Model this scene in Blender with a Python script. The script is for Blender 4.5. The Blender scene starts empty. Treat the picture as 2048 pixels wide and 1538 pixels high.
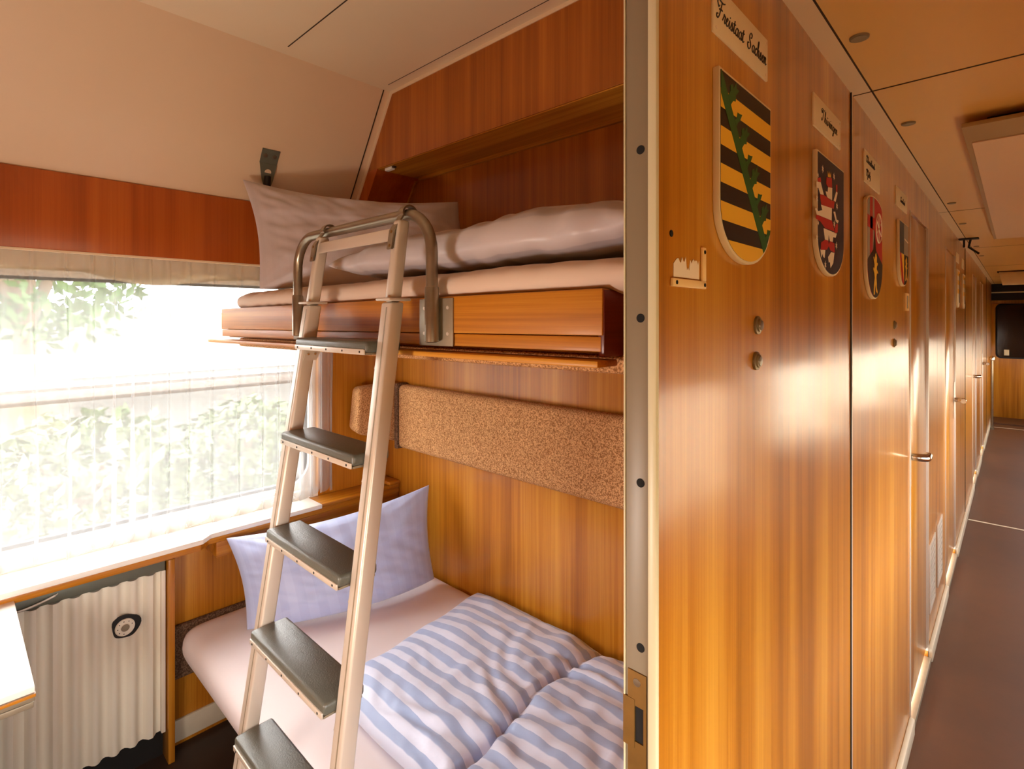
import bpy, bmesh, math, random
from mathutils import Vector, Matrix, noise
random.seed(7)
SC = bpy.context.scene
COL = SC.collection
PI = math.pi

# ------------------------------------------------------------------ frame of reference
# X across the carriage (window side negative), Y along the corridor, Z up, floor at 0
H = 1.587                                    # camera height
FPX = 1070.0                                 # focal length in pixels of the 2048 wide frame
TH = math.atan(1010 / FPX)
FW = (-math.sin(TH), math.cos(TH)); RT = (math.cos(TH), math.sin(TH))
def wall_pt(px, py, X=-0.30):
    """point of the flat corridor wall (plane X) behind a pixel: used to trace the painted shields"""
    a = (px - 1024) / FPX; b = (638 - py) / FPX
    v = (FW[0] + a * RT[0], FW[1] + a * RT[1], b); t = X / v[0]
    return (v[1] * t, v[2] * t + H)

# ------------------------------------------------------------------ materials
def srgb(r, g, b):
    def c(v):
        v /= 255.0
        return v / 12.92 if v <= .04045 else ((v + .055) / 1.055) ** 2.4
    return (c(r), c(g), c(b), 1)
def new_mat(name):
    m = bpy.data.materials.new(name); m.use_nodes = True
    nt = m.node_tree; b = nt.nodes['Principled BSDF']
    return m, nt, b
def plain(name, col, rough=.5, metal=0, spec=.5, bump=0, bscale=200, var=0, vscale=3, coat=0):
    m, nt, b = new_mat(name); N = nt.nodes; L = nt.links
    b.inputs['Roughness'].default_value = rough; b.inputs['Metallic'].default_value = metal
    b.inputs['Specular IOR Level'].default_value = spec
    if coat:
        b.inputs['Coat Weight'].default_value = coat; b.inputs['Coat Roughness'].default_value = .08
    tc = N.new('ShaderNodeTexCoord')
    nz = N.new('ShaderNodeTexNoise'); nz.inputs['Scale'].default_value = vscale; nz.inputs['Detail'].default_value = 6
    L.new(tc.outputs['Object'], nz.inputs['Vector'])
    rp = N.new('ShaderNodeMixRGB'); rp.blend_type = 'MIX'
    k = 1 - var
    rp.inputs[1].default_value = (col[0] * k, col[1] * k, col[2] * k, 1); rp.inputs[2].default_value = (min(1, col[0] * (1 + var)), min(1, col[1] * (1 + var)), min(1, col[2] * (1 + var)), 1)
    L.new(nz.outputs['Fac'], rp.inputs[0]); L.new(rp.outputs[0], b.inputs['Base Color'])
    if bump:
        n2 = N.new('ShaderNodeTexNoise'); n2.inputs['Scale'].default_value = bscale; n2.inputs['Detail'].default_value = 3
        L.new(tc.outputs['Object'], n2.inputs['Vector'])
        bp = N.new('ShaderNodeBump'); bp.inputs['Strength'].default_value = bump; bp.inputs['Distance'].default_value = .001
        L.new(n2.outputs['Fac'], bp.inputs['Height']); L.new(bp.outputs[0], b.inputs['Normal'])
    return m
def wood(name, dark, mid, light, axis='Z', rough=.34, coat=.65, crough=.16):
    """veneer with fine grain running along one axis, broad flitch bands across it"""
    m, nt, b = new_mat(name); N = nt.nodes; L = nt.links
    tc = N.new('ShaderNodeTexCoord')
    def tex(along, across, detail=5, ro=.6):
        mp = N.new('ShaderNodeMapping'); s = [across] * 3; s['XYZ'.index(axis)] = along
        mp.inputs['Scale'].default_value = s; L.new(tc.outputs['Object'], mp.inputs['Vector'])
        nz = N.new('ShaderNodeTexNoise'); nz.inputs['Scale'].default_value = 1; nz.inputs['Detail'].default_value = detail
        nz.inputs['Roughness'].default_value = ro
        L.new(mp.outputs[0], nz.inputs['Vector']); return nz
    broad = tex(.25, 9, 3); fine = tex(2.0, 220, 6, .7); flame = tex(.8, 38, 4)
    r1 = N.new('ShaderNodeValToRGB'); e = r1.color_ramp.elements
    e[0].position = .35; e[0].color = dark; e[1].position = .67; e[1].color = light
    em = e.new(.5); em.color = mid
    a1 = N.new('ShaderNodeMath'); a1.operation = 'MULTIPLY'; a1.inputs[1].default_value = .45; L.new(broad.outputs['Fac'], a1.inputs[0])
    a2 = N.new('ShaderNodeMath'); a2.operation = 'MULTIPLY_ADD'; a2.inputs[1].default_value = .30; L.new(flame.outputs['Fac'], a2.inputs[0]); L.new(a1.outputs[0], a2.inputs[2])
    a3 = N.new('ShaderNodeMath'); a3.operation = 'MULTIPLY_ADD'; a3.inputs[1].default_value = .25; L.new(fine.outputs['Fac'], a3.inputs[0]); L.new(a2.outputs[0], a3.inputs[2])
    L.new(a3.outputs[0], r1.inputs[0]); L.new(r1.outputs[0], b.inputs['Base Color'])
    b.inputs['Specular IOR Level'].default_value = .3; b.inputs['Roughness'].default_value = rough; b.inputs['Coat Weight'].default_value = coat; b.inputs['Coat Roughness'].default_value = crough
    bp = N.new('ShaderNodeBump'); bp.inputs['Strength'].default_value = .08; bp.inputs['Distance'].default_value = .0006
    L.new(fine.outputs['Fac'], bp.inputs['Height']); L.new(bp.outputs[0], b.inputs['Normal'])
    # a very slight waviness of the lacquered panel in its coat
    wv = N.new('ShaderNodeTexNoise'); wv.inputs['Scale'].default_value = 2.2; L.new(tc.outputs['Object'], wv.inputs['Vector'])
    b2 = N.new('ShaderNodeBump'); b2.inputs['Strength'].default_value = .12; b2.inputs['Distance'].default_value = .02
    L.new(wv.outputs['Fac'], b2.inputs['Height']); L.new(b2.outputs[0], b.inputs['Coat Normal'])
    return m
def tweed(name, a, c, scale=260):
    m, nt, b = new_mat(name); N = nt.nodes; L = nt.links
    tc = N.new('ShaderNodeTexCoord')
    v = N.new('ShaderNodeTexVoronoi'); v.inputs['Scale'].default_value = scale; L.new(tc.outputs['Object'], v.inputs['Vector'])
    n2 = N.new('ShaderNodeTexNoise'); n2.inputs['Scale'].default_value = scale * .7; n2.inputs['Detail'].default_value = 2; L.new(tc.outputs['Object'], n2.inputs['Vector'])
    mx = N.new('ShaderNodeMixRGB'); mx.inputs[1].default_value = a; mx.inputs[2].default_value = c
    rp = N.new('ShaderNodeValToRGB'); rp.color_ramp.elements[0].position = .38; rp.color_ramp.elements[1].position = .62
    L.new(n2.outputs['Fac'], rp.inputs[0]); L.new(rp.outputs[0], mx.inputs[0]); L.new(mx.outputs[0], b.inputs['Base Color'])
    b.inputs['Roughness'].default_value = .95; b.inputs['Specular IOR Level'].default_value = .1
    bp = N.new('ShaderNodeBump'); bp.inputs['Strength'].default_value = .6; bp.inputs['Distance'].default_value = .002
    L.new(v.outputs['Distance'], bp.inputs['Height']); L.new(bp.outputs[0], b.inputs['Normal'])
    return m
def satin(name, a, c, freq=0, axis='U', rough=.5, sheen=.3, sharp=True):
    """cotton sateen with woven stripes across one UV axis"""
    m, nt, b = new_mat(name); N = nt.nodes; L = nt.links
    tc = N.new('ShaderNodeTexCoord'); sp = N.new('ShaderNodeSeparateXYZ'); L.new(tc.outputs['UV'], sp.inputs[0])
    mu = N.new('ShaderNodeMath'); mu.operation = 'MULTIPLY'; mu.inputs[1].default_value = max(freq, .001); L.new(sp.outputs[0 if axis == 'U' else 1], mu.inputs[0])
    fr = N.new('ShaderNodeMath'); fr.operation = 'FRACT'; L.new(mu.outputs[0], fr.inputs[0])
    rp = N.new('ShaderNodeValToRGB'); e = rp.color_ramp.elements
    e[0].position = .47; e[0].color = (0, 0, 0, 1); e[1].position = .53; e[1].color = (1, 1, 1, 1)
    L.new(fr.outputs[0], rp.inputs[0])
    mx = N.new('ShaderNodeMixRGB'); mx.inputs[1].default_value = a; mx.inputs[2].default_value = c
    L.new(rp.outputs[0], mx.inputs[0]); L.new(mx.outputs[0], b.inputs['Base Color'])
    b.inputs['Roughness'].default_value = rough; b.inputs['Sheen Weight'].default_value = sheen
    b.inputs['Specular IOR Level'].default_value = .35
    n2 = N.new('ShaderNodeTexNoise'); n2.inputs['Scale'].default_value = 9; n2.inputs['Detail'].default_value = 4; L.new(tc.outputs['Object'], n2.inputs['Vector'])
    bp = N.new('ShaderNodeBump'); bp.inputs['Strength'].default_value = .35; bp.inputs['Distance'].default_value = .012
    L.new(n2.outputs['Fac'], bp.inputs['Height']); L.new(bp.outputs[0], b.inputs['Normal'])
    return m

W_D, W_M, W_L = srgb(130, 74, 12), srgb(180, 113, 25), srgb(214, 154, 54)
M = {}
M['wood'] = wood('veneer_vertical', W_D, W_M, W_L, 'Z')
M['wood_x'] = wood('veneer_along_bunk', W_D, W_M, W_L, 'X', rough=.5, coat=.05)
M['wood_y'] = wood('veneer_along_window', W_D, W_M, W_L, 'Y', rough=.3, coat=.3)
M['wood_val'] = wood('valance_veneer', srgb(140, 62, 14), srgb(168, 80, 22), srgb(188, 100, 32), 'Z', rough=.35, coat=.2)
M['wood_up_shade'] = wood('upper_veneer_shaded', srgb(128, 66, 10), srgb(162, 90, 20), srgb(190, 114, 36), 'Z', rough=.36, coat=.25)  # veneer tone darkened to paint in the shade above the bunk
M['mahogany'] = wood('mahogany', srgb(78, 22, 14), srgb(100, 32, 18), srgb(120, 44, 24), 'Y', rough=.4, coat=.2)
M['cream'] = plain('cream_laminate', srgb(226, 206, 172), .38, var=.05, vscale=1.5)
M['slope'] = plain('beige_laminate', srgb(218, 190, 156), .32, var=.05, vscale=1.5)
M['trimcream'] = plain('cream_trim', srgb(228, 204, 168), .4)
M['ceil_c'] = plain('corridor_ceiling_laminate', srgb(226, 182, 108), .3, var=.06, vscale=1.2)
M['seam'] = plain('dark_joint', srgb(58, 40, 24), .8)
M['jamb'] = plain('beige_painted_metal', srgb(132, 117, 94), .42, var=.06, vscale=8)
M['jambedge'] = plain('pale_painted_edge', srgb(206, 196, 160), .4, var=.06, vscale=8)
M['alu'] = plain('anodised_aluminium', srgb(206, 194, 178), .36, metal=.3, var=.05, vscale=10)
M['alu_d'] = plain('worn_steel_tube', srgb(150, 138, 118), .3, metal=.8, var=.25, vscale=30)
M['plate'] = plain('painted_steel_plate', srgb(150, 138, 116), .45, metal=.4, var=.15, vscale=40)
M['brass'] = plain('tarnished_brass', srgb(134, 98, 46), .45, metal=.6, var=.25, vscale=40)
M['chrome'] = plain('chrome', srgb(215, 205, 185), .22, metal=1)
M['rubber'] = plain('ribbed_black_rubber', srgb(86, 86, 76), .36, bump=.5, bscale=300, var=.2, vscale=15)
M['black'] = plain('black', srgb(18, 16, 14), .6)
M['hole'] = plain('dark_hole', srgb(14, 9, 7), .9)
M['tweed'] = tweed('brown_tweed', srgb(146, 100, 60), srgb(220, 170, 118), 380)
M['tweed_d'] = tweed('dark_brown_tweed', srgb(84, 62, 46), srgb(128, 100, 78))
M['sheet'] = plain('white_cotton_sheet', srgb(236, 228, 230), .75, spec=.2, bump=.25, bscale=30)
M['sheet_b'] = plain('grey_beige_cotton_sheet', srgb(212, 190, 170), .75, spec=.2, bump=.3, bscale=30)
M['pil'] = satin('light_blue_sateen', srgb(176, 190, 232), srgb(182, 196, 236), 16, 'U', rough=.42)
M['pil_g'] = satin('grey_lilac_sateen', srgb(186, 176, 176), srgb(189, 179, 179), 12, 'U', rough=.4)
M['duv'] = satin('blue_striped_sateen', srgb(218, 227, 252), srgb(164, 185, 226), 17.5, 'V', rough=.45)
M['duv_g'] = satin('grey_striped_sateen', srgb(190, 180, 180), srgb(166, 156, 160), 12, 'V', rough=.38)
M['rad'] = plain('cream_enamel', srgb(232, 226, 208), .4, var=.03)
M['white'] = plain('white_paint', srgb(240, 238, 230), .4, var=.02)
M['skirt'] = plain('ivory_skirting', srgb(206, 196, 172), .45, var=.12, vscale=14)
M['table'] = plain('white_laminate', srgb(242, 238, 230), .35)
M['signcream'] = plain('ivory_enamel_plate', srgb(226, 206, 164), .45, var=.05, vscale=20)
M['cardcream'] = plain('cream_plastic', srgb(236, 196, 128), .45)
M['ink'] = plain('black_ink', srgb(22, 16, 14), .5)
M['p_black'] = plain('shield_black', srgb(26, 18, 16), .5)
M['p_gold'] = plain('shield_gold', srgb(232, 176, 44), .5)
M['p_green'] = plain('shield_green', srgb(26, 84, 34), .5, var=.25, vscale=40)
M['p_navy'] = plain('shield_navy', srgb(34, 32, 48), .5)
M['p_red'] = plain('shield_red', srgb(176, 24, 26), .5)
M['p_white'] = plain('shield_white', srgb(232, 214, 184), .5)
M['p_grey'] = plain('shield_silver', srgb(150, 136, 114), .5)
M['p_slate'] = plain('shield_slate', srgb(56, 66, 74), .5)
M['shieldedge'] = plain('pale_plywood', srgb(214, 190, 146), .6)
M['diff'] = plain('opal_lamp_cover', srgb(226, 200, 178), .4)
M['lampframe'] = plain('lamp_frame', srgb(168, 146, 114), .4)
M['foliage'] = plain('leaves', srgb(74, 102, 52), .6, var=.4, vscale=2)
M['foliage2'] = plain('pale_leaves', srgb(82, 100, 64), .6, var=.4, vscale=2)
M['bark'] = plain('bark', srgb(104, 88, 70), .9, var=.3, vscale=10)
M['gravel'] = plain('pale_gravel', srgb(196, 190, 178), .9, bump=1, bscale=20, var=.25, vscale=3)
M['blind'] = plain('cream_blind_cloth', srgb(222, 208, 172), .7, var=.08, vscale=12)
M['blind_c'] = plain('brown_blind_cloth', srgb(120, 92, 62), .8)
M['steel'] = plain('grey_green_steel', srgb(104, 106, 92), .45, metal=.3, var=.1, vscale=30)
M['stud'] = plain('dull_metal', srgb(128, 112, 82), .4, metal=.5)
M['farwall'] = plain('grey_distant_wall', srgb(98, 98, 95), .9, var=.25, vscale=.5)
M['ballast_d'] = plain('dark_track_ballast', srgb(156, 142, 114), .95, bump=1, bscale=14, var=.4, vscale=1.2)
M['ballast'] = plain('track_ballast', srgb(74, 73, 66), .95, bump=1, bscale=14, var=.4, vscale=1.2)
M['bounce_wall'] = plain('pale_bounce_wall', srgb(226, 218, 196), .7, var=.35, vscale=.8)  # pale tone chosen for the reflection it throws on the corridor veneer
def floor_mat(name, base, dark, rough):
    m, nt, b = new_mat(name); N = nt.nodes; L = nt.links
    tc = N.new('ShaderNodeTexCoord')
    n1 = N.new('ShaderNodeTexNoise'); n1.inputs['Scale'].default_value = 3; n1.inputs['Detail'].default_value = 8; n1.inputs['Roughness'].default_value = .7
    L.new(tc.outputs['Object'], n1.inputs['Vector'])
    mx = N.new('ShaderNodeMixRGB'); mx.inputs[1].default_value = dark; mx.inputs[2].default_value = base
    L.new(n1.outputs['Fac'], mx.inputs[0]); L.new(mx.outputs[0], b.inputs['Base Color'])
    b.inputs['Roughness'].default_value = rough
    return m
M['floor'] = floor_mat('brown_linoleum', srgb(98, 58, 28), srgb(64, 37, 17), .46)
M['floor_c'] = floor_mat('dark_compartment_linoleum', srgb(62, 44, 34), srgb(40, 28, 22), .45)
def sheer(name, op, col):
    m, nt, b = new_mat(name); N = nt.nodes; L = nt.links
    out = N['Material Output']; N.remove(b)
    tr = N.new('ShaderNodeBsdfTransparent'); tl = N.new('ShaderNodeBsdfTranslucent'); df = N.new('ShaderNodeBsdfDiffuse')
    tl.inputs['Color'].default_value = col; df.inputs['Color'].default_value = col
    m1 = N.new('ShaderNodeMixShader'); m1.inputs[0].default_value = .45; L.new(tl.outputs[0], m1.inputs[1]); L.new(df.outputs[0], m1.inputs[2])
    m2 = N.new('ShaderNodeMixShader'); m2.inputs[0].default_value = op; L.new(tr.outputs[0], m2.inputs[1]); L.new(m1.outputs[0], m2.inputs[2])
    L.new(m2.outputs[0], out.inputs['Surface']); return m
M['sheer'] = sheer('white_net_curtain', .36, (.62, .62, .62, 1))
def glass(name, tint=(1, 1, 1, 1), gl=.06):
    m, nt, b = new_mat(name); N = nt.nodes; L = nt.links
    out = N['Material Output']; N.remove(b)
    tr = N.new('ShaderNodeBsdfTransparent'); tr.inputs['Color'].default_value = tint
    g = N.new('ShaderNodeBsdfGlossy'); g.inputs['Roughness'].default_value = .02
    mx = N.new('ShaderNodeMixShader'); mx.inputs[0].default_value = gl
    L.new(tr.outputs[0], mx.inputs[1]); L.new(g.outputs[0], mx.inputs[2]); L.new(mx.outputs[0], out.inputs['Surface']); return m
M['glass'] = glass('window_glass')
M['darkglass'] = plain('dark_glass', srgb(26, 18, 14), .08)

# ------------------------------------------------------------------ mesh builder
WORLD = {}
def catmull(pts, n=8, closed=False):
    P = [Vector(p) for p in pts]; out = []; k = len(P)
    rng = range(k if closed else k - 1)
    for i in rng:
        p0 = P[i - 1] if (i > 0 or closed) else P[0]; p1 = P[i]; p2 = P[(i + 1) % k]
        p3 = P[(i + 2) % k] if (i + 2 < k or closed) else P[-1]
        for j in range(n):
            t = j / n
            out.append(.5 * ((2 * p1) + (p2 - p0) * t + (2 * p0 - 5 * p1 + 4 * p2 - p3) * t * t + (3 * p1 - p0 - 3 * p2 + p3) * t ** 3))
    if not closed: out.append(P[-1].copy())
    return out
class MB:
    def __init__(s):
        s.bm = bmesh.new(); s.uv = s.bm.loops.layers.uv.new('UVMap'); s.mats = []
    def mi(s, m):
        if m not in s.mats: s.mats.append(m)
        return s.mats.index(m)
    def _merge(s, b2, m):
        i = s.mi(m); mp = {}
        for v in b2.verts: mp[v] = s.bm.verts.new(v.co)
        for f in b2.faces:
            try:
                g = s.bm.faces.new([mp[v] for v in f.verts]); g.material_index = i
            except ValueError: pass
        b2.free()
    def box(s, x0, x1, y0, y1, z0, z1, m, bev=0, seg=2):
        b = bmesh.new(); bmesh.ops.create_cube(b, size=1)
        for v in b.verts: v.co = Vector(((x0 + x1) / 2 + v.co.x * (x1 - x0), (y0 + y1) / 2 + v.co.y * (y1 - y0), (z0 + z1) / 2 + v.co.z * (z1 - z0)))
        if bev: bmesh.ops.bevel(b, geom=b.edges[:], offset=min(bev, .49 * min(abs(x1 - x0), abs(y1 - y0), abs(z1 - z0))), segments=seg, profile=.5, affect='EDGES')
        s._merge(b, m); return s
    def hexa(s, P, m, bev=0, seg=2):
        """eight corners: bottom ring then top ring"""
        b = bmesh.new(); v = [b.verts.new(p) for p in P]
        for f in ((3, 2, 1, 0), (4, 5, 6, 7), (0, 1, 5, 4), (1, 2, 6, 5), (2, 3, 7, 6), (3, 0, 4, 7)): b.faces.new([v[i] for i in f])
        bmesh.ops.recalc_face_normals(b, faces=b.faces[:])
        if bev: bmesh.ops.bevel(b, geom=b.edges[:], offset=bev, segments=seg, profile=.5, affect='EDGES')
        s._merge(b, m); return s
    def prism(s, poly, axis, a0, a1, m, bev=0):
        """poly in the two other axes (cyclic order kept), extruded along axis from a0 to a1"""
        b = bmesh.new()
        def pt(p, a):
            if axis == 'X': return (a, p[0], p[1])
            if axis == 'Y': return (p[0], a, p[1])
            return (p[0], p[1], a)
        A = [b.verts.new(pt(p, a0)) for p in poly]; B = [b.verts.new(pt(p, a1)) for p in poly]
        b.faces.new(A); b.faces.new(B[::-1]); n = len(poly)
        for i in range(n): b.faces.new([A[i], B[i], B[(i + 1) % n], A[(i + 1) % n]])
        bmesh.ops.recalc_face_normals(b, faces=b.faces[:])
        if bev:
            bmesh.ops.bevel(b, geom=[e for e in b.edges], offset=bev, segments=2, profile=.5, affect='EDGES')
        s._merge(b, m); return s
    def tube(s, pts, r, m, n=12, caps=True):
        P = [Vector(p) for p in pts]; rings = []; i0 = s.mi(m)
        up = None
        for i, p in enumerate(P):
            d = (P[min(i + 1, len(P) - 1)] - P[max(i - 1, 0)]).normalized()
            if up is None:
                up = Vector((0, 0, 1)) if abs(d.z) < .9 else Vector((1, 0, 0))
            u = (up - d * up.dot(d)).normalized(); w = d.cross(u); up = u
            rr = r[i] if isinstance(r, (list, tuple)) else r
            rings.append([s.bm.verts.new(p + (u * math.cos(2 * PI * k / n) + w * math.sin(2 * PI * k / n)) * rr) for k in range(n)])
        for a, b in zip(rings, rings[1:]):
            for k in range(n):
                f = s.bm.faces.new([a[k], a[(k + 1) % n], b[(k + 1) % n], b[k]]); f.material_index = i0
        if caps:
            f = s.bm.faces.new(rings[0][::-1]); f.material_index = i0
            f = s.bm.faces.new(rings[-1]); f.material_index = i0
        return s
    def cyl(s, p0, p1, r, m, n=20): return s.tube([p0, p1], r, m, n)
    def lathe(s, c, d, prof, m, n=28):
        """prof: (distance along d, radius) pairs"""
        d = Vector(d).normalized(); c = Vector(c)
        return s.tube([c + d * a for a, r in prof], [max(r, 1e-4) for a, r in prof], m, n)
    def strip(s, A, B, m, uvs=None):
        i0 = s.mi(m); a = [s.bm.verts.new(p) for p in A]; b = [s.bm.verts.new(p) for p in B]
        for k in range(len(a) - 1):
            f = s.bm.faces.new([a[k], a[k + 1], b[k + 1], b[k]]); f.material_index = i0
        return s
    def grid(s, rows, m, uvfn=None, close=False):
        i0 = s.mi(m); V = [[s.bm.verts.new(p) for p in r] for r in rows]
        R = len(V); Cn = len(V[0])
        for i in range(R - 1):
            for j in range(Cn - 1):
                f = s.bm.faces.new([V[i][j], V[i][j + 1], V[i + 1][j + 1], V[i + 1][j]]); f.material_index = i0
                if uvfn:
                    for lp, (a, c) in zip(f.loops, ((i, j), (i, j + 1), (i + 1, j + 1), (i + 1, j))): lp[s.uv].uv = uvfn(a / (R - 1), c / (Cn - 1))
        return s
    def build(s, name, parent=None, smooth=40, at=None, weld=True):
        bm = s.bm
        if weld: bmesh.ops.remove_doubles(bm, verts=bm.verts[:], dist=1e-6)
        bmesh.ops.recalc_face_normals(bm, faces=bm.faces[:])
        xs = [v.co.x for v in bm.verts]; ys = [v.co.y for v in bm.verts]; zs = [v.co.z for v in bm.verts]
        o = Vector(at) if at else Vector(((min(xs) + max(xs)) / 2, (min(ys) + max(ys)) / 2, min(zs)))
        for v in bm.verts: v.co -= o
        for f in bm.faces: f.smooth = True
        for e in bm.edges:
            e.smooth = len(e.link_faces) == 2 and e.calc_face_angle(PI) < math.radians(smooth)
        me = bpy.data.meshes.new(name); bm.to_mesh(me); bm.free()
        for m in s.mats: me.materials.append(m)
        ob = bpy.data.objects.new(name, me); COL.objects.link(ob); WORLD[ob.name] = o.copy()
        if parent: ob.parent = parent; ob.location = o - WORLD[parent.name]
        else: ob.location = o
        return ob
def tag(o, label, cat, group=None, kind=None):
    o['label'] = label; o['category'] = cat
    if group: o['group'] = group
    if kind: o['kind'] = kind
    return o
def thing(name, loc, label, cat, group=None):
    o = bpy.data.objects.new(name, None); COL.objects.link(o); o.location = loc; o.empty_display_size = .05
    WORLD[o.name] = Vector(loc); return tag(o, label, cat, group)
def struct(o): o['kind'] = 'structure'; return o
def sbox(name, *a, bev=0, parent=None):
    o = MB().box(*a, bev=bev).build(name, parent)
    return struct(o) if parent is None else o
def copy_thing(src, loc, label=None, group=None):
    def rec(o, par):
        c = o.copy(); COL.objects.link(c)
        if par: c.parent = par
        for ch in o.children: rec(ch, c)
        return c
    c = rec(src, None); c.location = loc; WORLD[c.name] = Vector(loc)
    if label: c['label'] = label
    if group: c['group'] = group
    return c

# ------------------------------------------------------------------ the setting
YB = 1.50; YF = 1.284                        # partition, and the front of the box above the bunk
XW = -2.275                                  # inner face of the window wall
ZC = 2.54; ZK = 2.148                        # ceilings: compartment, corridor
Z_S, X_S = 2.055, -2.228                     # lower edge of the sloping panel
X_T = -1.915                                 # its upper edge
YN = -.50                                    # partition behind the camera
YE = 11.6                                    # end of the corridor

fl = struct(MB().box(-2.36, -.30, YN - .05, YB + .05, -.04, 0, M['floor_c']).box(-.30, .48, -3.0, YE + .1, -.04, 0, M['floor']).build('floor'))
for y in (5.56, 10.58):
    MB().box(-.28, .45, y - .012, y + .012, 0, .0015, M['skirt']).build('floor_joint_strip', fl)
MB().box(-.36, -.29, -.06, .56, 0, .012, M['alu']).build('threshold_strip', fl)

# window wall: rectangle with an opening
WY0, WY1, WZ0, WZ1 = -.15, 1.145, .835, 1.755
wl = MB()
wl.box(-2.40, XW, YN, WY0, 0, Z_S + .02, M['wood']).box(-2.40, XW, WY1, YB, 0, Z_S + .02, M['wood'])
wl.box(-2.40, XW, WY0, WY1, 0, .795, M['wood']).box(-2.40, XW, WY0, WY1, .795, WZ0, M['white']).box(-2.40, XW, WY0, WY1, WZ1, Z_S + .02, M['cream'])
wl = struct(wl.build('wall_left'))
sl = MB()
sl.prism([(X_S, Z_S), (X_T, ZC), (X_T - .02, ZC + .03), (X_S - .03, Z_S + .01)], 'Y', YN, YB, M['slope'])
struct(sl.build('wall_left_slope'))
# the cream strip and joint between the slope and the partition box
dx, dz = X_T - X_S, ZC - Z_S; ln = math.hypot(dx, dz); nx, nz_ = dz / ln, -dx / ln     # inward normal
def slope_pt(z, off=0): 
    t = (z - Z_S) / dz; return (X_S + dx * t + nx * off, z + nz_ * off)
a, b_ = slope_pt(Z_S, .0005), slope_pt(ZC, .0005); a2, b2_ = slope_pt(Z_S, .003), slope_pt(ZC, .003)
struct(MB().prism([a, b_, b2_, a2], 'Y', YF - .035, YF - .031, M['seam']).build('trim_1'))
val = struct(MB().box(-2.240, -2.217, YN, YF + .1, 1.806, Z_S, M['wood_val'], bev=.003).box(-2.240, -2.219, YN, YF + .1, 1.800, 1.806, M['trimcream']).build('trim_2'))

# ceilings
ce = struct(MB().box(X_T - .02, -.345, YN, YB, ZC, ZC + .03, M['cream']).build('ceiling'))
MB().box(-1.855, -.345, .8215, .8255, ZC - .0008, ZC, M['seam']).build('ceiling_joint', ce)
MB().box(-1.860, -.345, YF - .048, YF - .0455, ZC - .0008, ZC, M['seam']).build('ceiling_joint', ce)
cc = MB().box(-.345, .48, -3, YE + .1, ZK, ZK + .03, M['ceil_c'])
cc = struct(cc.build('ceiling_corridor'))
MB().box(-.2615, -.2580, -3, YE, ZK - .0008, ZK, M['seam']).build('ceiling_joint', cc)
for y in (1.567, 3.60, 5.58, 7.6, 9.6): MB().box(-.300, .45, y - .003, y + .003, ZK - .0008, ZK, M['seam']).build('ceiling_joint', cc)
struct(MB().box(-.30, -.2615, -3, YE, ZK - .0006, ZK, M['trimcream']).build('trim_3'))
struct(MB().box(-.345, -.335, YN, YB, ZK, ZC, M['cream']).build('wall_above_corridor'))

# partition with the bunk, the box over it and the recess
pt_ = MB().box(-2.40, -.345, YB, YB + .05, 0, 1.55, M['wood']).box(-2.40, -.345, YB, YB + .05, 1.55, ZC, M['wood_up_shade'])
pt_ = struct(pt_.build('wall_partition'))
off = .097
box_poly = [slope_pt(2.238), (slope_pt(2.238)[0] + off, 2.238), (-.345, 2.238), (-.345, ZC), (X_T, ZC)]
struct(MB().prism(box_poly, 'Y', YF, YB, M['wood_up_shade']).build('wall_partition_box'))
cheek = [(X_S, 1.66), (X_S, Z_S), slope_pt(2.238), (slope_pt(2.238)[0] + off, 2.238), (X_S + off, Z_S), (X_S + off, 1.66)]
struct(MB().prism(cheek, 'Y', YF, YB, M['wood_val']).build('wall_partition_cheek'))
struct(MB().box(-2.012, -.345, YF + .004, YB - .002, 2.2345, 2.238, M['wood_x']).build('trim_4'))
struct(MB().box(-1.99, -.345, YB - .014, YB, 2.222, 2.2345, M['wood_x']).prism([(slope_pt(2.222)[0] + off, 2.222), (slope_pt(2.222)[0] + off + .014, 2.222), (X_S + off + .014, Z_S), (X_S + off, Z_S)], 'Y', YB - .014, YB, M['wood_x']).build('trim_5'))
# cream cover strip down the slope side of the box and along the ceiling
pA, pB = slope_pt(1.98 + .1), (X_T, ZC)
struct(MB().prism([slope_pt(Z_S), (X_T, ZC), (X_T + .021, ZC), (slope_pt(Z_S)[0] + .021, Z_S)], 'Y', YF - .004, YF, M['trimcream']).build('trim_6'))
struct(MB().box(X_T, -.345, YF - .0035, YF, ZC - .012, ZC, M['trimcream']).build('trim_7'))
wn = sbox('wall_partition_near', -2.40, -.345, YN - .05, YN, 0, ZC, M['wood'])
MB().lathe((-.85, YN, 1.08), (0, 1, 0), [(-.001, .07), (.012, .07), (.016, .055), (.018, .0001)], M['alu'], 24).build('fill_light_base', wn)  # made-up mount behind the added fill light, out of view

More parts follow.
